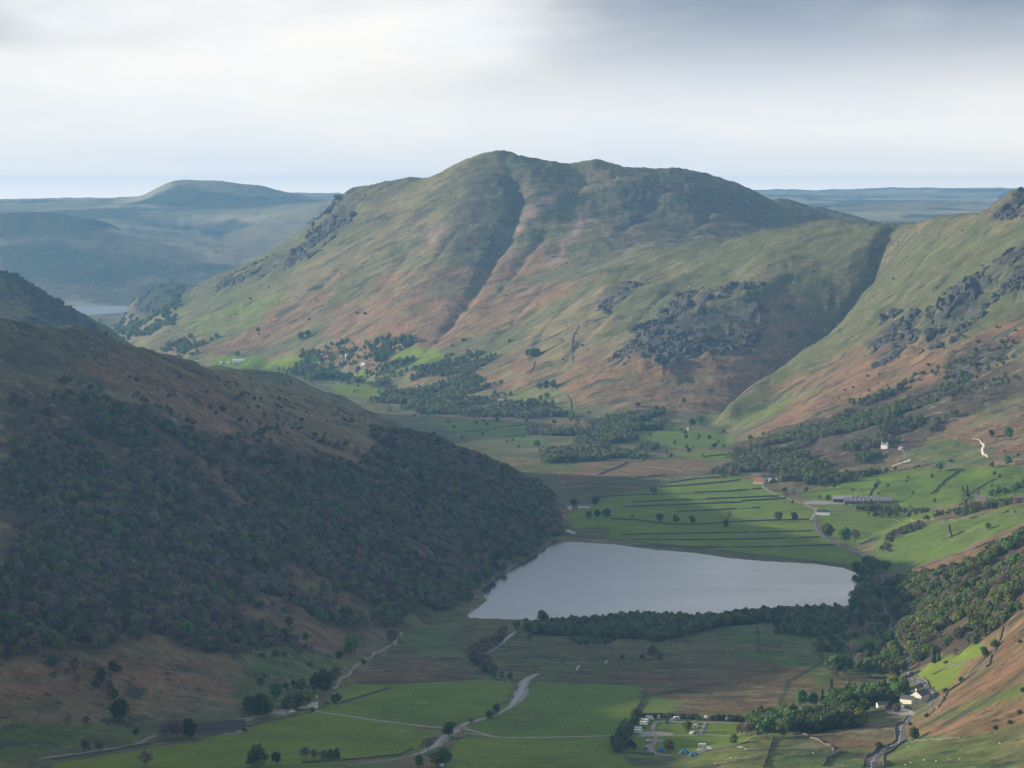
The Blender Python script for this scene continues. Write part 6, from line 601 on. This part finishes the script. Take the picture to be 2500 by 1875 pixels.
# ================================================================ rock outcrops of the crags
CRAGROCK = mat('crag_rock', rough=0.95, build=speckle((0.062, 0.060, 0.058), 0.45, 0.12), spec=0.15); ROCKS = bpy.data.collections.new('rock_kinds')
for s_ in range(5):
    rs = np.random.default_rng(s_ + 900); bm = bmesh.new(); bmesh.ops.create_icosphere(bm, subdivisions=2, radius=0.5)
    ax = [Vector(rs.normal(size=3)).normalized() for _ in range(9)]; cut = rs.uniform(0.22, 0.42, 9)
    for v in bm.verts:
        p = v.co.copy()
        for a_, c_ in zip(ax, cut):
            k_ = p.dot(a_)
            if k_ > c_: p -= a_ * (k_ - c_)
        v.co = p * (1 + 0.10 * rs.normal())
    me = bpy.data.meshes.new('rock'); bm.to_mesh(me); bm.free(); me.materials.append(CRAGROCK); ROCKS.objects.link(bpy.data.objects.new('rock_%02d' % s_, me))
SETROCK = scatter_group(ROCKS)
def outcrops(nm, label, polys, sp, s0, s1, thin):
    xs = []; ys = []; r_ = np.random.default_rng(len(nm))
    for poly in polys:
        p = np.array(poly, float); gx, gy = np.meshgrid(np.arange(p[:, 0].min(), p[:, 0].max(), sp), np.arange(p[:, 1].min(), p[:, 1].max(), sp)); x = gx.ravel() + r_.uniform(-0.5, 0.5, gx.size) * sp; y = gy.ravel() + r_.uniform(-0.5, 0.5, gx.size) * sp
        ok = inside(poly, x, y) & (fbm(x / 70, y / 45, 17, 4) > thin); xs.append(x[ok]); ys.append(y[ok])
    x = np.concatenate(xs); y = np.concatenate(ys); n = len(x); s = s0 + (s1 - s0) * r_.beta(1.2, 3.5, n); me = bpy.data.meshes.new(nm); me.vertices.add(n); me.vertices.foreach_set('co', np.column_stack([x, y, ground(x, y) - s * 0.22]).astype(np.float32).ravel())
    me.attributes.new('which', 'INT', 'POINT').data.foreach_set('value', r_.integers(0, 5, n).astype(np.int32)); me.attributes.new('turn', 'FLOAT_VECTOR', 'POINT').data.foreach_set('vector', np.column_stack([r_.normal(0, 0.35, n), r_.normal(0.25, 0.3, n), r_.uniform(0, 6.28, n)]).astype(np.float32).ravel())
    me.attributes.new('size', 'FLOAT_VECTOR', 'POINT').data.foreach_set('vector', np.column_stack([s * r_.uniform(0.9, 1.8, n), s * r_.uniform(0.7, 1.3, n), s * r_.uniform(0.7, 1.5, n)]).astype(np.float32).ravel())
    ob = tag(link(nm, me), label, 'rocks', kind='stuff'); ob.modifiers.new('setting', 'NODES').node_group = SETROCK; print(nm, n)
outcrops('crag_rocks', 'grey rock ribs and outcrops of the crags', [c_[0] for c_ in CRAGS], 10, 8, 34, 0.06)
outcrops('ridge_rocks', 'small outcrops along the crest of the near left ridge', [RIDGEROCK], 13, 1.5, 8, 0.12)
outcrops('fell_rocks', 'small grey outcrops sprinkled over the open fells', [FELLROCK], 38, 2.5, 9, 0.12)
print('TREES', len(TREES), 'SINGLE', sum(len(v) for v in single.values()), 'MASS', sum(len(s[0]) for s in SCATTER))
# ================================================================ buildings
def plain(name, c, amt=0.18, scale=0.5, rough=0.9): return mat(name, rough=rough, build=speckle(c, amt, scale))
WALLM = {'cream': plain('cream_render', (0.76, 0.72, 0.62), 0.1), 'white': plain('white_render', (0.80, 0.79, 0.76), 0.07), 'stone': plain('grey_rubble', (0.17, 0.16, 0.15), 0.3), 'shade': plain('open_barn_shade', (0.12, 0.11, 0.10), 0.3), 'pinkwall': plain('pink_render', (0.60, 0.49, 0.41), 0.12), 'stonewall': plain('stone_walling', (0.25, 0.215, 0.18), 0.3), 'sandstone': plain('sandy_rubble', (0.34, 0.28, 0.20), 0.3)}  # dark 'shade' colour stands in for the shaded inside of the open barn
ROOFM = {'slate': plain('blue_slate', (0.085, 0.088, 0.098), 0.25), 'greyroof': plain('grey_slate', (0.155, 0.15, 0.15), 0.25), 'darkroof': plain('dark_slate', (0.055, 0.056, 0.062), 0.3), 'paleroof': plain('sheet_roof', (0.30, 0.31, 0.315), 0.15), 'redroof': plain('rusted_sheet', (0.33, 0.13, 0.075), 0.25), 'whiteroof': plain('whitened_sheet', (0.66, 0.64, 0.60), 0.12), 'stoneroof': plain('brown_slate', (0.24, 0.21, 0.18), 0.25), 'sandroof': plain('turfed_slate', (0.24, 0.22, 0.16), 0.3)}
GLASS = mat('window_glass', (0.02, 0.024, 0.03), 0.12, spec=0.5); FRAME = mat('white_frame', (0.7, 0.7, 0.68)); DARKIN = mat('dark_doorway', (0.025, 0.024, 0.023)); SKYL = mat('roof_light', (0.55, 0.57, 0.6), 0.4); POT = mat('chimney_pot', (0.28, 0.17, 0.12))
def box_part(name, parent, m, c, s, rz=0.0):
    bm = bmesh.new(); bmesh.ops.create_cube(bm, size=1)
    for v in bm.verts: v.co = Vector((v.co.x * s[0], v.co.y * s[1], v.co.z * s[2]))
    me = bpy.data.meshes.new(name); bm.to_mesh(me); bm.free(); o = link(name, me, m, parent, c); o.rotation_euler = (0, 0, rz); return o
def house(name, label, cat, x, y, blocks, rot, wall, roof, opt):
    e = bpy.data.objects.new(name, None); C.objects.link(e); e.location = (x, y, float(ground(x, y)[0])); e.rotation_euler = (0, 0, R(rot)); tag(e, label, cat, kind='thing')
    for bi, (dx, dy, L_, W_, h, br) in enumerate(blocks):
        rz = R(br); M = Matrix.Translation((dx, dy, 0)) @ Matrix.Rotation(rz, 4, 'Z'); g = W_ * 0.34
        def put(o): o.matrix_local = M @ o.matrix_local
        v = [(-L_/2, -W_/2, -2), (L_/2, -W_/2, -2), (L_/2, W_/2, -2), (-L_/2, W_/2, -2), (-L_/2, -W_/2, h), (L_/2, -W_/2, h), (L_/2, W_/2, h), (-L_/2, W_/2, h), (-L_/2, 0, h + g), (L_/2, 0, h + g)]
        w = link('wall', raw_mesh('wall', v, [(0, 1, 5, 4), (2, 3, 7, 6), (1, 2, 6, 9, 5), (3, 0, 4, 8, 7), (4, 5, 9, 8), (6, 7, 8, 9)]), WALLM[wall], e); put(w)
        o_, t_ = 0.35, 0.22; sl = g / (W_ / 2); rv = []
        for sx in (-L_/2 - 0.3, L_/2 + 0.3):
            rv += [(sx, -W_/2 - o_, h - o_ * sl + 0.06), (sx, 0, h + g + 0.06), (sx, W_/2 + o_, h - o_ * sl + 0.06), (sx, -W_/2 - o_, h - o_ * sl + t_), (sx, 0, h + g + t_ + 0.06), (sx, W_/2 + o_, h - o_ * sl + t_)]
        rf = link('roof', raw_mesh('roof', rv, [(3, 4, 10, 9), (4, 5, 11, 10), (1, 0, 6, 7), (2, 1, 7, 8), (0, 3, 9, 6), (5, 2, 8, 11), (0, 1, 4, 3), (1, 2, 5, 4), (7, 6, 9, 10), (8, 7, 10, 11)]), ROOFM[roof], e); put(rf)
        for ci in range(opt.get('chimney', 0) if bi == 0 else 0):
            cx = (-L_/2 + 0.6) if ci == 0 else (L_/2 - 0.6)
            c = box_part('chimney', rf, WALLM[wall], (cx, 0, h + g + 0.7), (1.0, 1.3, 2.4)); box_part('chimney_pot', c, POT, (0, 0, 1.45), (0.5, 0.5, 0.5))
        nw = opt.get('win', 0)
        for wi in range(nw):
            fx = (wi + 0.5) / nw * L_ - L_/2
            for lv in ((1.5,) if h < 3.8 else (1.4, h - 1.1)):
                fr = box_part('window', e, FRAME, (fx, -W_/2 - 0.03, lv), (1.15, 0.1, 1.25)); put(fr); box_part('pane', fr, GLASS, (0, -0.06, 0), (0.9, 0.04, 1.0))
        if nw and br == 90:
            fr = box_part('window', e, FRAME, (-L_/2 - 0.03, 0.6, h - 1.4), (0.1, 1.2, 1.5)); put(fr); box_part('pane', fr, GLASS, (-0.06, 0, 0), (0.04, 0.95, 1.2))
        if nw: d = box_part('door', e, DARKIN, (L_ * 0.12, -W_/2 - 0.05, 1.0), (1.0, 0.12, 2.1)); put(d)
        if opt.get('door'): d = box_part('doorway', e, DARKIN, (L_ * 0.15, -W_/2 - 0.05, 1.6), (3.4, 0.14, 3.2)); put(d)
        if opt.get('bays') and bi < 2:
            for k in range(2 if bi == 0 else 1): d = box_part('doorway', e, DARKIN, (L_ * (0.2 * k - 0.25), -W_/2 - 0.05, 1.7), (L_ * 0.17, 0.14, 3.3)); put(d)
        if opt.get('skylights') :
            for sy in (0.3, 0.62):
                for k in range(6):
                    zz = h + g * (1 - sy) + t_ + 0.12; s_ = box_part('roof_light', rf, SKYL, (L_ * ((k + 0.5) / 6 - 0.5), -W_/2 * sy, zz), (1.2, 1.2, 0.08)); s_.rotation_euler = (math.atan(sl), 0, 0)
    return e
for b in BUILDINGS: house(*b)
# ---------------------------------------------------------------- the bridge of the field track
bx_, by_ = [(p[0], p[1]) for p in next(r_[4] for r_ in ROADS if r_[0] == 'field_track')][4]
br = bpy.data.objects.new('track_bridge', None); C.objects.link(br); br.location = (bx_, by_, float(ground(bx_, by_)[0])); br.rotation_euler = (0, 0, R(-10)); tag(br, 'low timber bridge carrying the field track over the river', 'bridge')
TIMBER = plain('weathered_timber', (0.33, 0.22, 0.14), 0.25)
box_part('deck', br, TIMBER, (0, 0, 0.55), (15, 4.4, 0.35))
for sy in (-2.1, 2.1):
    box_part('rail', br, TIMBER, (0, sy, 1.55), (15, 0.16, 0.2))
    for k in range(6): box_part('post', br, TIMBER, (-7.2 + 2.88 * k, sy, 1.15), (0.2, 0.2, 0.9))
# ================================================================ vehicles and tents
PAINT = {'white': (0.78, 0.78, 0.76), 'navy': (0.02, 0.035, 0.075), 'paleblue': (0.30, 0.42, 0.56), 'grey': (0.34, 0.35, 0.36), 'red': (0.38, 0.04, 0.03), 'dark': (0.03, 0.032, 0.036), 'green': (0.04, 0.09, 0.05), 'blue': (0.03, 0.15, 0.38), 'silver': (0.45, 0.46, 0.48)}
PAINTM = {k: mat(k + '_paint', c, 0.35, spec=0.5) for k, c in PAINT.items()}; CANVAS = {k: mat(k + '_canvas', c, 0.85) for k, c in PAINT.items()}; TYRE = mat('tyre_rubber', (0.02, 0.02, 0.02)); RIM = mat('wheel_rim', (0.45, 0.45, 0.46), 0.4); LAMP = mat('lamp_glass', (0.6, 0.6, 0.55), 0.2); SKIN = mat('skin', (0.45, 0.29, 0.21))
def prism(name, parent, m, prof, w, taper=0.0):
    """side profile (x, z) extruded across y, narrowing upwards"""
    zs = [p[1] for p in prof]; z0, z1 = min(zs), max(zs); n = len(prof); v = []
    for s in (-1, 1):
        for x, z in prof: v.append((x, s * (w / 2) * (1 - taper * (z - z0) / (z1 - z0)), z))
    f = [tuple(range(n - 1, -1, -1)), tuple(range(n, 2 * n))] + [(i, (i + 1) % n, n + (i + 1) % n, n + i) for i in range(n)]
    me = raw_mesh(name, v, f); bm = bmesh.new(); bm.from_mesh(me); bmesh.ops.recalc_face_normals(bm, faces=bm.faces); bm.to_mesh(me); bm.free(); return link(name, me, m, parent)
def disc(name, parent, m, c, r, w, n=12):
    bm = bmesh.new(); bmesh.ops.create_cone(bm, cap_ends=True, segments=n, radius1=r, radius2=r, depth=w, matrix=Matrix.Rotation(math.pi / 2, 4, 'X')); me = bpy.data.meshes.new(name); bm.to_mesh(me); bm.free(); return link(name, me, m, parent, c)
def wheels(e, xs, w, r):
    for x in xs:
        for s in (-1, 1):
            t = disc('wheel', e, TYRE, (x, s * w / 2, r), r, 0.22); disc('rim', t, RIM, (0, s * 0.07, 0), r * 0.6, 0.14)
def vehicle(kind, label, x, y, rot, col):
    e = bpy.data.objects.new(kind, None); C.objects.link(e); e.rotation_euler = (0, 0, R(rot)); p = PAINTM[col]
    xs, ys = np.array([x, x + 1.5, x - 1.5, x, x]), np.array([y, y, y, y + 1.5, y - 1.5]); e.location = (x, y, float(ground(xs, ys).max()) + (0.30 if kind != 'tent' else 0.05))
    if kind == 'car':
        prism('body', e, p, [(-2.1, 0.35), (2.1, 0.35), (2.15, 0.75), (1.2, 0.92), (0.55, 1.42), (-1.2, 1.45), (-1.95, 1.0), (-2.15, 0.8)], 1.75, 0.18); wheels(e, (-1.3, 1.3), 1.72, 0.32)
        w = prism('windscreen', e, GLASS, [(1.16, 0.97), (0.60, 1.38), (0.64, 1.40), (1.22, 0.98)], 1.45, 0.1); 
        for s in (-1, 1): box_part('side_window', e, GLASS, (-0.3, s * 0.80, 1.15), (1.7, 0.06, 0.34))
        for s in (-1, 1): box_part('headlight', e, LAMP, (2.12, s * 0.6, 0.68), (0.08, 0.3, 0.15))
    elif kind in ('van', 'motorhome'):
        if kind == 'van': prism('body', e, p, [(-2.5, 0.4), (2.5, 0.4), (2.55, 1.0), (2.0, 1.25), (1.35, 2.1), (-2.45, 2.2), (-2.5, 1.2)], 1.95, 0.12)
        else: prism('body', e, p, [(-3.1, 0.45), (3.1, 0.45), (3.15, 1.15), (2.4, 1.35), (2.2, 1.9), (2.5, 2.3), (2.3, 2.85), (-3.0, 2.8), (-3.1, 1.5)], 2.25, 0.06)
        k = 0 if kind == 'van' else 0.55; wheels(e, (-1.6 - k * 0.4, 1.6 + k), 1.95, 0.36)
        prism('windscreen', e, GLASS, [(1.98 + k * 0.75, 1.28), (1.40 + k * 1.35, 2.02 - k * 0.15), (1.46 + k * 1.4, 2.04 - k * 0.15), (2.06 + k * 0.75, 1.3)], 1.6, 0.05)
        for s in (-1, 1):
            box_part('side_window', e, GLASS, (0.95 + k, s * (0.93 + 0.14 * (k > 0)), 1.62), (0.75, 0.07, 0.5))
            if kind == 'motorhome': box_part('side_window', e, GLASS, (-1.4, s * 1.09, 1.8), (1.1, 0.07, 0.5)); 
        if kind == 'motorhome': box_part('stripe', e, PAINTM['grey'], (-0.6, -1.115, 1.2), (4.0, 0.03, 0.16))
    elif kind == 'caravan':
        prism('body', e, p, [(-2.3, 0.5), (2.2, 0.5), (2.4, 0.9), (2.3, 1.9), (1.8, 2.5), (-2.1, 2.5), (-2.4, 1.8), (-2.45, 0.9)], 2.15, 0.06); wheels(e, (0.0,), 2.0, 0.33)
        for s in (-1, 1):
            for wx in (-1.3, 1.1): box_part('side_window', e, GLASS, (wx, s * 1.06, 1.65), (1.1, 0.07, 0.55))
        box_part('drawbar', e, TYRE, (2.9, 0, 0.55), (1.2, 0.12, 0.1)); box_part('door', e, PAINTM['grey'], (0.1, -1.075, 1.35), (0.65, 0.05, 1.6))
    elif kind == 'tent':
        big = 1.25 if col == 'blue' else 0.95; c = CANVAS[col]
        prism('canopy', e, c, [(-2.6 * big, 0), (2.6 * big, 0), (2.2 * big, 1.1 * big), (1.0 * big, 1.9 * big), (-0.9 * big, 1.95 * big), (-2.2 * big, 1.15 * big)], 3.4 * big, 0.55)
        box_part('porch', e, CANVAS['grey'], (0.3 * big, -1.30 * big, 0.72 * big), (1.3 * big, 0.5 * big, 1.4 * big)); 
        for s in (-1, 1): l = link('guy_line', raw_mesh('guy_line', *tube((s * 2.2 * big, 0, 1.1 * big), (s * 3.6 * big, 0, 0), 0.03, 0.03, 4)), FRAME, e)
    elif kind == 'tractor':
        prism('body', e, p, [(-0.8, 0.8), (2.2, 0.8), (2.3, 1.6), (0.6, 1.75), (-0.8, 1.7)], 0.9, 0.1); prism('cab', e, GLASS, [(-1.1, 1.5), (0.5, 1.5), (0.4, 2.7), (-1.0, 2.7)], 1.4, 0.1); box_part('cab_roof', e, p, (-0.3, 0, 2.8), (1.7, 1.5, 0.14))
        for s in (-1, 1):
            for wx, r in ((-0.7, 0.85), (1.7, 0.5)): t = disc('wheel', e, TYRE, (wx, s * 0.95, r), r, 0.42, 14); disc('rim', t, PAINTM['red'], (0, s * 0.08, 0), r * 0.5, 0.34)
    else:                                                   # a rider on two wheels
        big = kind == 'motorcycle'; r = 0.31 if big else 0.34
        for wx in (-0.55, 0.62): t = disc('wheel', e, TYRE, (wx, 0, r), r, 0.14 if big else 0.05, 16); disc('rim', t, RIM, (0, 0, 0), r * 0.7, 0.15 if big else 0.055)
        fr = merge([tube((-0.55, 0, r), (0.0, 0, 0.75), 0.03, 0.03), tube((0.0, 0, 0.75), (0.5, 0, 0.85), 0.03, 0.03), tube((0.62, 0, r), (0.45, 0, 1.0), 0.03, 0.03), tube((-0.05, 0, 0.3), (0.48, 0, 0.85), 0.03, 0.03), tube((-0.05, 0, 0.3), (-0.55, 0, r), 0.02, 0.02)])
        f_ = link('frame', raw_mesh('frame', *fr), p if big else RIM, e); f_['kind'] = 'thing'
        if big: prism('fuel_tank', e, p, [(-0.4, 0.35), (0.45, 0.35), (0.5, 0.8), (0.2, 0.98), (-0.2, 0.82), (-0.75, 0.88), (-0.6, 0.6)], 0.34, 0.3)
        box_part('saddle', e, TYRE, (-0.15, 0, 0.87), (0.42, 0.2, 0.08)); box_part('handlebar', e, TYRE, (0.45, 0, 1.05), (0.06, 0.6, 0.05))
        if kind == 'cyclist': e.name = 'bicycle'
        rider(e, x, y, PAINTM['white'] if not big else CANVAS['dark'], big)
    lab = label if kind != 'cyclist' else 'bicycle under the rider in white on the winding road'
    tag(e, lab, {'motorhome': 'motorhome', 'cyclist': 'bicycle'}.get(kind, kind), 'vehicles and tents in the valley', kind='thing')
def rider(e, x, y, cloth, big):
    """one skinned figure bent over the bars, hands on them, feet on the pegs"""
    V = [(-0.15, 0, 0.98), (-0.02, 0, 1.22), (0.10, 0, 1.45), (0.16, 0, 1.55), (0.20, 0, 1.68), (0.22, 0, 1.78)]; E = [(0, 1), (1, 2), (2, 3), (3, 4), (4, 5)]; rad = [0.15, 0.15, 0.16, 0.07, 0.10, 0.08]
    for s in (-1, 1):
        k = len(V); V += [(0.10, s * 0.19, 1.43), (0.28, s * 0.26, 1.22), (0.44, s * 0.26, 1.08)]; E += [(2, k), (k, k + 1), (k + 1, k + 2)]; rad += [0.075, 0.055, 0.045]
        k = len(V); V += [(-0.10, s * 0.12, 0.92), (0.28, s * 0.15, 0.72), (0.05, s * 0.15, 0.36), (0.18, s * 0.15, 0.32)]; E += [(0, k), (k, k + 1), (k + 1, k + 2), (k + 2, k + 3)]; rad += [0.11, 0.08, 0.055, 0.045]
    me = bpy.data.meshes.new('person'); me.from_pydata(V, E, []); o = link('person', me, cloth); sk = o.modifiers.new('skin', 'SKIN'); 
    for i, v in enumerate(me.skin_vertices[0].data): v.radius = (rad[i], rad[i]); v.use_root = i == 0
    o.modifiers.new('smooth', 'SUBSURF').levels = 1; o.location = e.location; o.rotation_euler = e.rotation_euler
    RIDERS.append((o, big, e))
RIDERS = []
for v in VEHICLES: vehicle(*v)
road_xy = np.array(ROADLINES[0][0])
for (o, big, e), lab in zip(RIDERS, ('rider in dark clothing on the leading motorcycle', 'rider in dark clothing on the following motorcycle', 'cyclist in white bent over the handlebars on the winding road')):
    i = np.hypot(road_xy[:, 0] - e.location.x, road_xy[:, 1] - e.location.y).argmin(); t = road_xy[min(i + 1, len(road_xy) - 1)] - road_xy[max(i - 1, 0)]; a = math.atan2(t[1], t[0]); n_ = np.array([-t[1], t[0]]) / np.hypot(*t)
    p = road_xy[i] + n_ * 1.4; z = float(ground(*p)[0]) + 0.42; e.location = o.location = (p[0], p[1], z); e.rotation_euler = o.rotation_euler = (0, 0, a); tag(o, lab, 'person', kind='thing')
    hm = bpy.data.meshes.new('helmet'); bm = bmesh.new(); bmesh.ops.create_uvsphere(bm, u_segments=10, v_segments=6, radius=0.145)
    for v in bm.verts: v.co = Vector((v.co.x * 1.15, v.co.y, v.co.z)) + Vector((0.21, 0, 1.76))
    bm.to_mesh(hm); bm.free(); link('helmet', hm, PAINTM['white'], o)
for x, y, h, label in POLES:
    e = bpy.data.objects.new('telegraph_pole' if 'telegraph' in label else ('sign_post' if 'sign' in label else 'mast'), None); C.objects.link(e); e.location = (x, y, float(ground(x, y)[0])); tag(e, label, 'sign' if 'sign' in label else 'pole')
    link('pole', raw_mesh('pole', *tube((0, 0, -0.5), (0, 0, h), 0.17, 0.12, 8)), plain('pole_timber', (0.20, 0.16, 0.12) if 'sign' not in label else (0.5, 0.45, 0.36)), e)
    if 'sign' in label: box_part('signboard', e, PAINTM['silver'], (0, 0, h - 0.7), (1.1, 0.12, 1.3))
    elif 'mast' in label: box_part('antenna', e, PAINTM['silver'], (0, 0, h - 0.6), (0.5, 0.5, 1.8)); box_part('equipment_cabinet', e, WALLM['cream'], (-2.2, 0, 0.9), (2.2, 1.4, 1.9))
    else: box_part('crossarm', e, TIMBER, (0, 0, h - 0.5), (1.5, 0.12, 0.14))
# ================================================================ sheep
def sheep_mesh():
    bm = bmesh.new()
    def ell(c, r, u=8, v=5):
        q = bmesh.ops.create_uvsphere(bm, u_segments=u, v_segments=v, radius=1)
        for p in q['verts']: p.co = Vector((p.co.x * r[0] + c[0], p.co.y * r[1] + c[1], p.co.z * r[2] + c[2]))
    ell((0, 0, 0.68), (0.62, 0.33, 0.34)); ell((0.52, 0, 0.72), (0.22, 0.20, 0.22), 6, 4); ell((0.72, 0, 0.78), (0.19, 0.11, 0.13), 6, 4); ell((-0.62, 0, 0.62), (0.09, 0.07, 0.18), 5, 4)
    for x in (-0.36, 0.36):
        for s in (-1, 1): ell((x, s * 0.17, 0.24), (0.07, 0.06, 0.28), 5, 4)
    for s in (-1, 1): ell((0.66, s * 0.14, 0.86), (0.05, 0.09, 0.035), 5, 3)
    me = bpy.data.meshes.new('sheep'); bm.to_mesh(me); bm.free(); me.materials.append(mat('fleece', (0.72, 0.69, 0.60), 0.95)); me.shade_smooth(); return me
SHEEP = sheep_mesh()
for poly, n, phrase in SHEEPF:
    p = np.array(poly, float); k = 0; tries = 0
    while k < n and tries < 4000:
        tries += 1; x = rng.uniform(p[:, 0].min(), p[:, 0].max()); y = rng.uniform(p[:, 1].min(), p[:, 1].max())
        if not inside(poly, np.array([x]), np.array([y]))[0]: continue
        o = bpy.data.objects.new('sheep', SHEEP); C.objects.link(o); o.location = (x, y, float(ground(x, y)[0]) - 0.02); o.rotation_euler = (0, 0, rng.uniform(0, 6.28)); o.scale = (0.88, 0.88, 0.88); tag(o, 'white sheep ' + phrase, 'sheep', 'sheep ' + phrase); k += 1
# ================================================================ the air of the valley
def haze():
    bm = bmesh.new(); bmesh.ops.create_cube(bm, size=1)
    for v in bm.verts:
        v.co = Vector((v.co.x * 70000, (v.co.y + 0.5) * 30000 - 3000, 136 + (v.co.z + 0.5) * 556))
    me = bpy.data.meshes.new('haze'); bm.to_mesh(me); bm.free()
    m = bpy.data.materials.new('evening_haze'); m.use_nodes = True; nt = m.node_tree; nt.nodes.clear()
    o = nt.nodes.new('ShaderNodeOutputMaterial'); v = nt.nodes.new('ShaderNodeVolumePrincipled'); nt.links.new(v.outputs[0], o.inputs['Volume'])
    v.inputs['Color'].default_value = HAZE_COL; v.inputs['Density'].default_value = HAZE; v.inputs['Anisotropy'].default_value = 0.25
    tag(link('haze', me, m), 'thin blue evening haze filling the valley air', 'haze', kind='stuff')
HAZE, HAZE_COL = 3.7e-5, (0.27, 0.58, 1.0, 1)
haze()
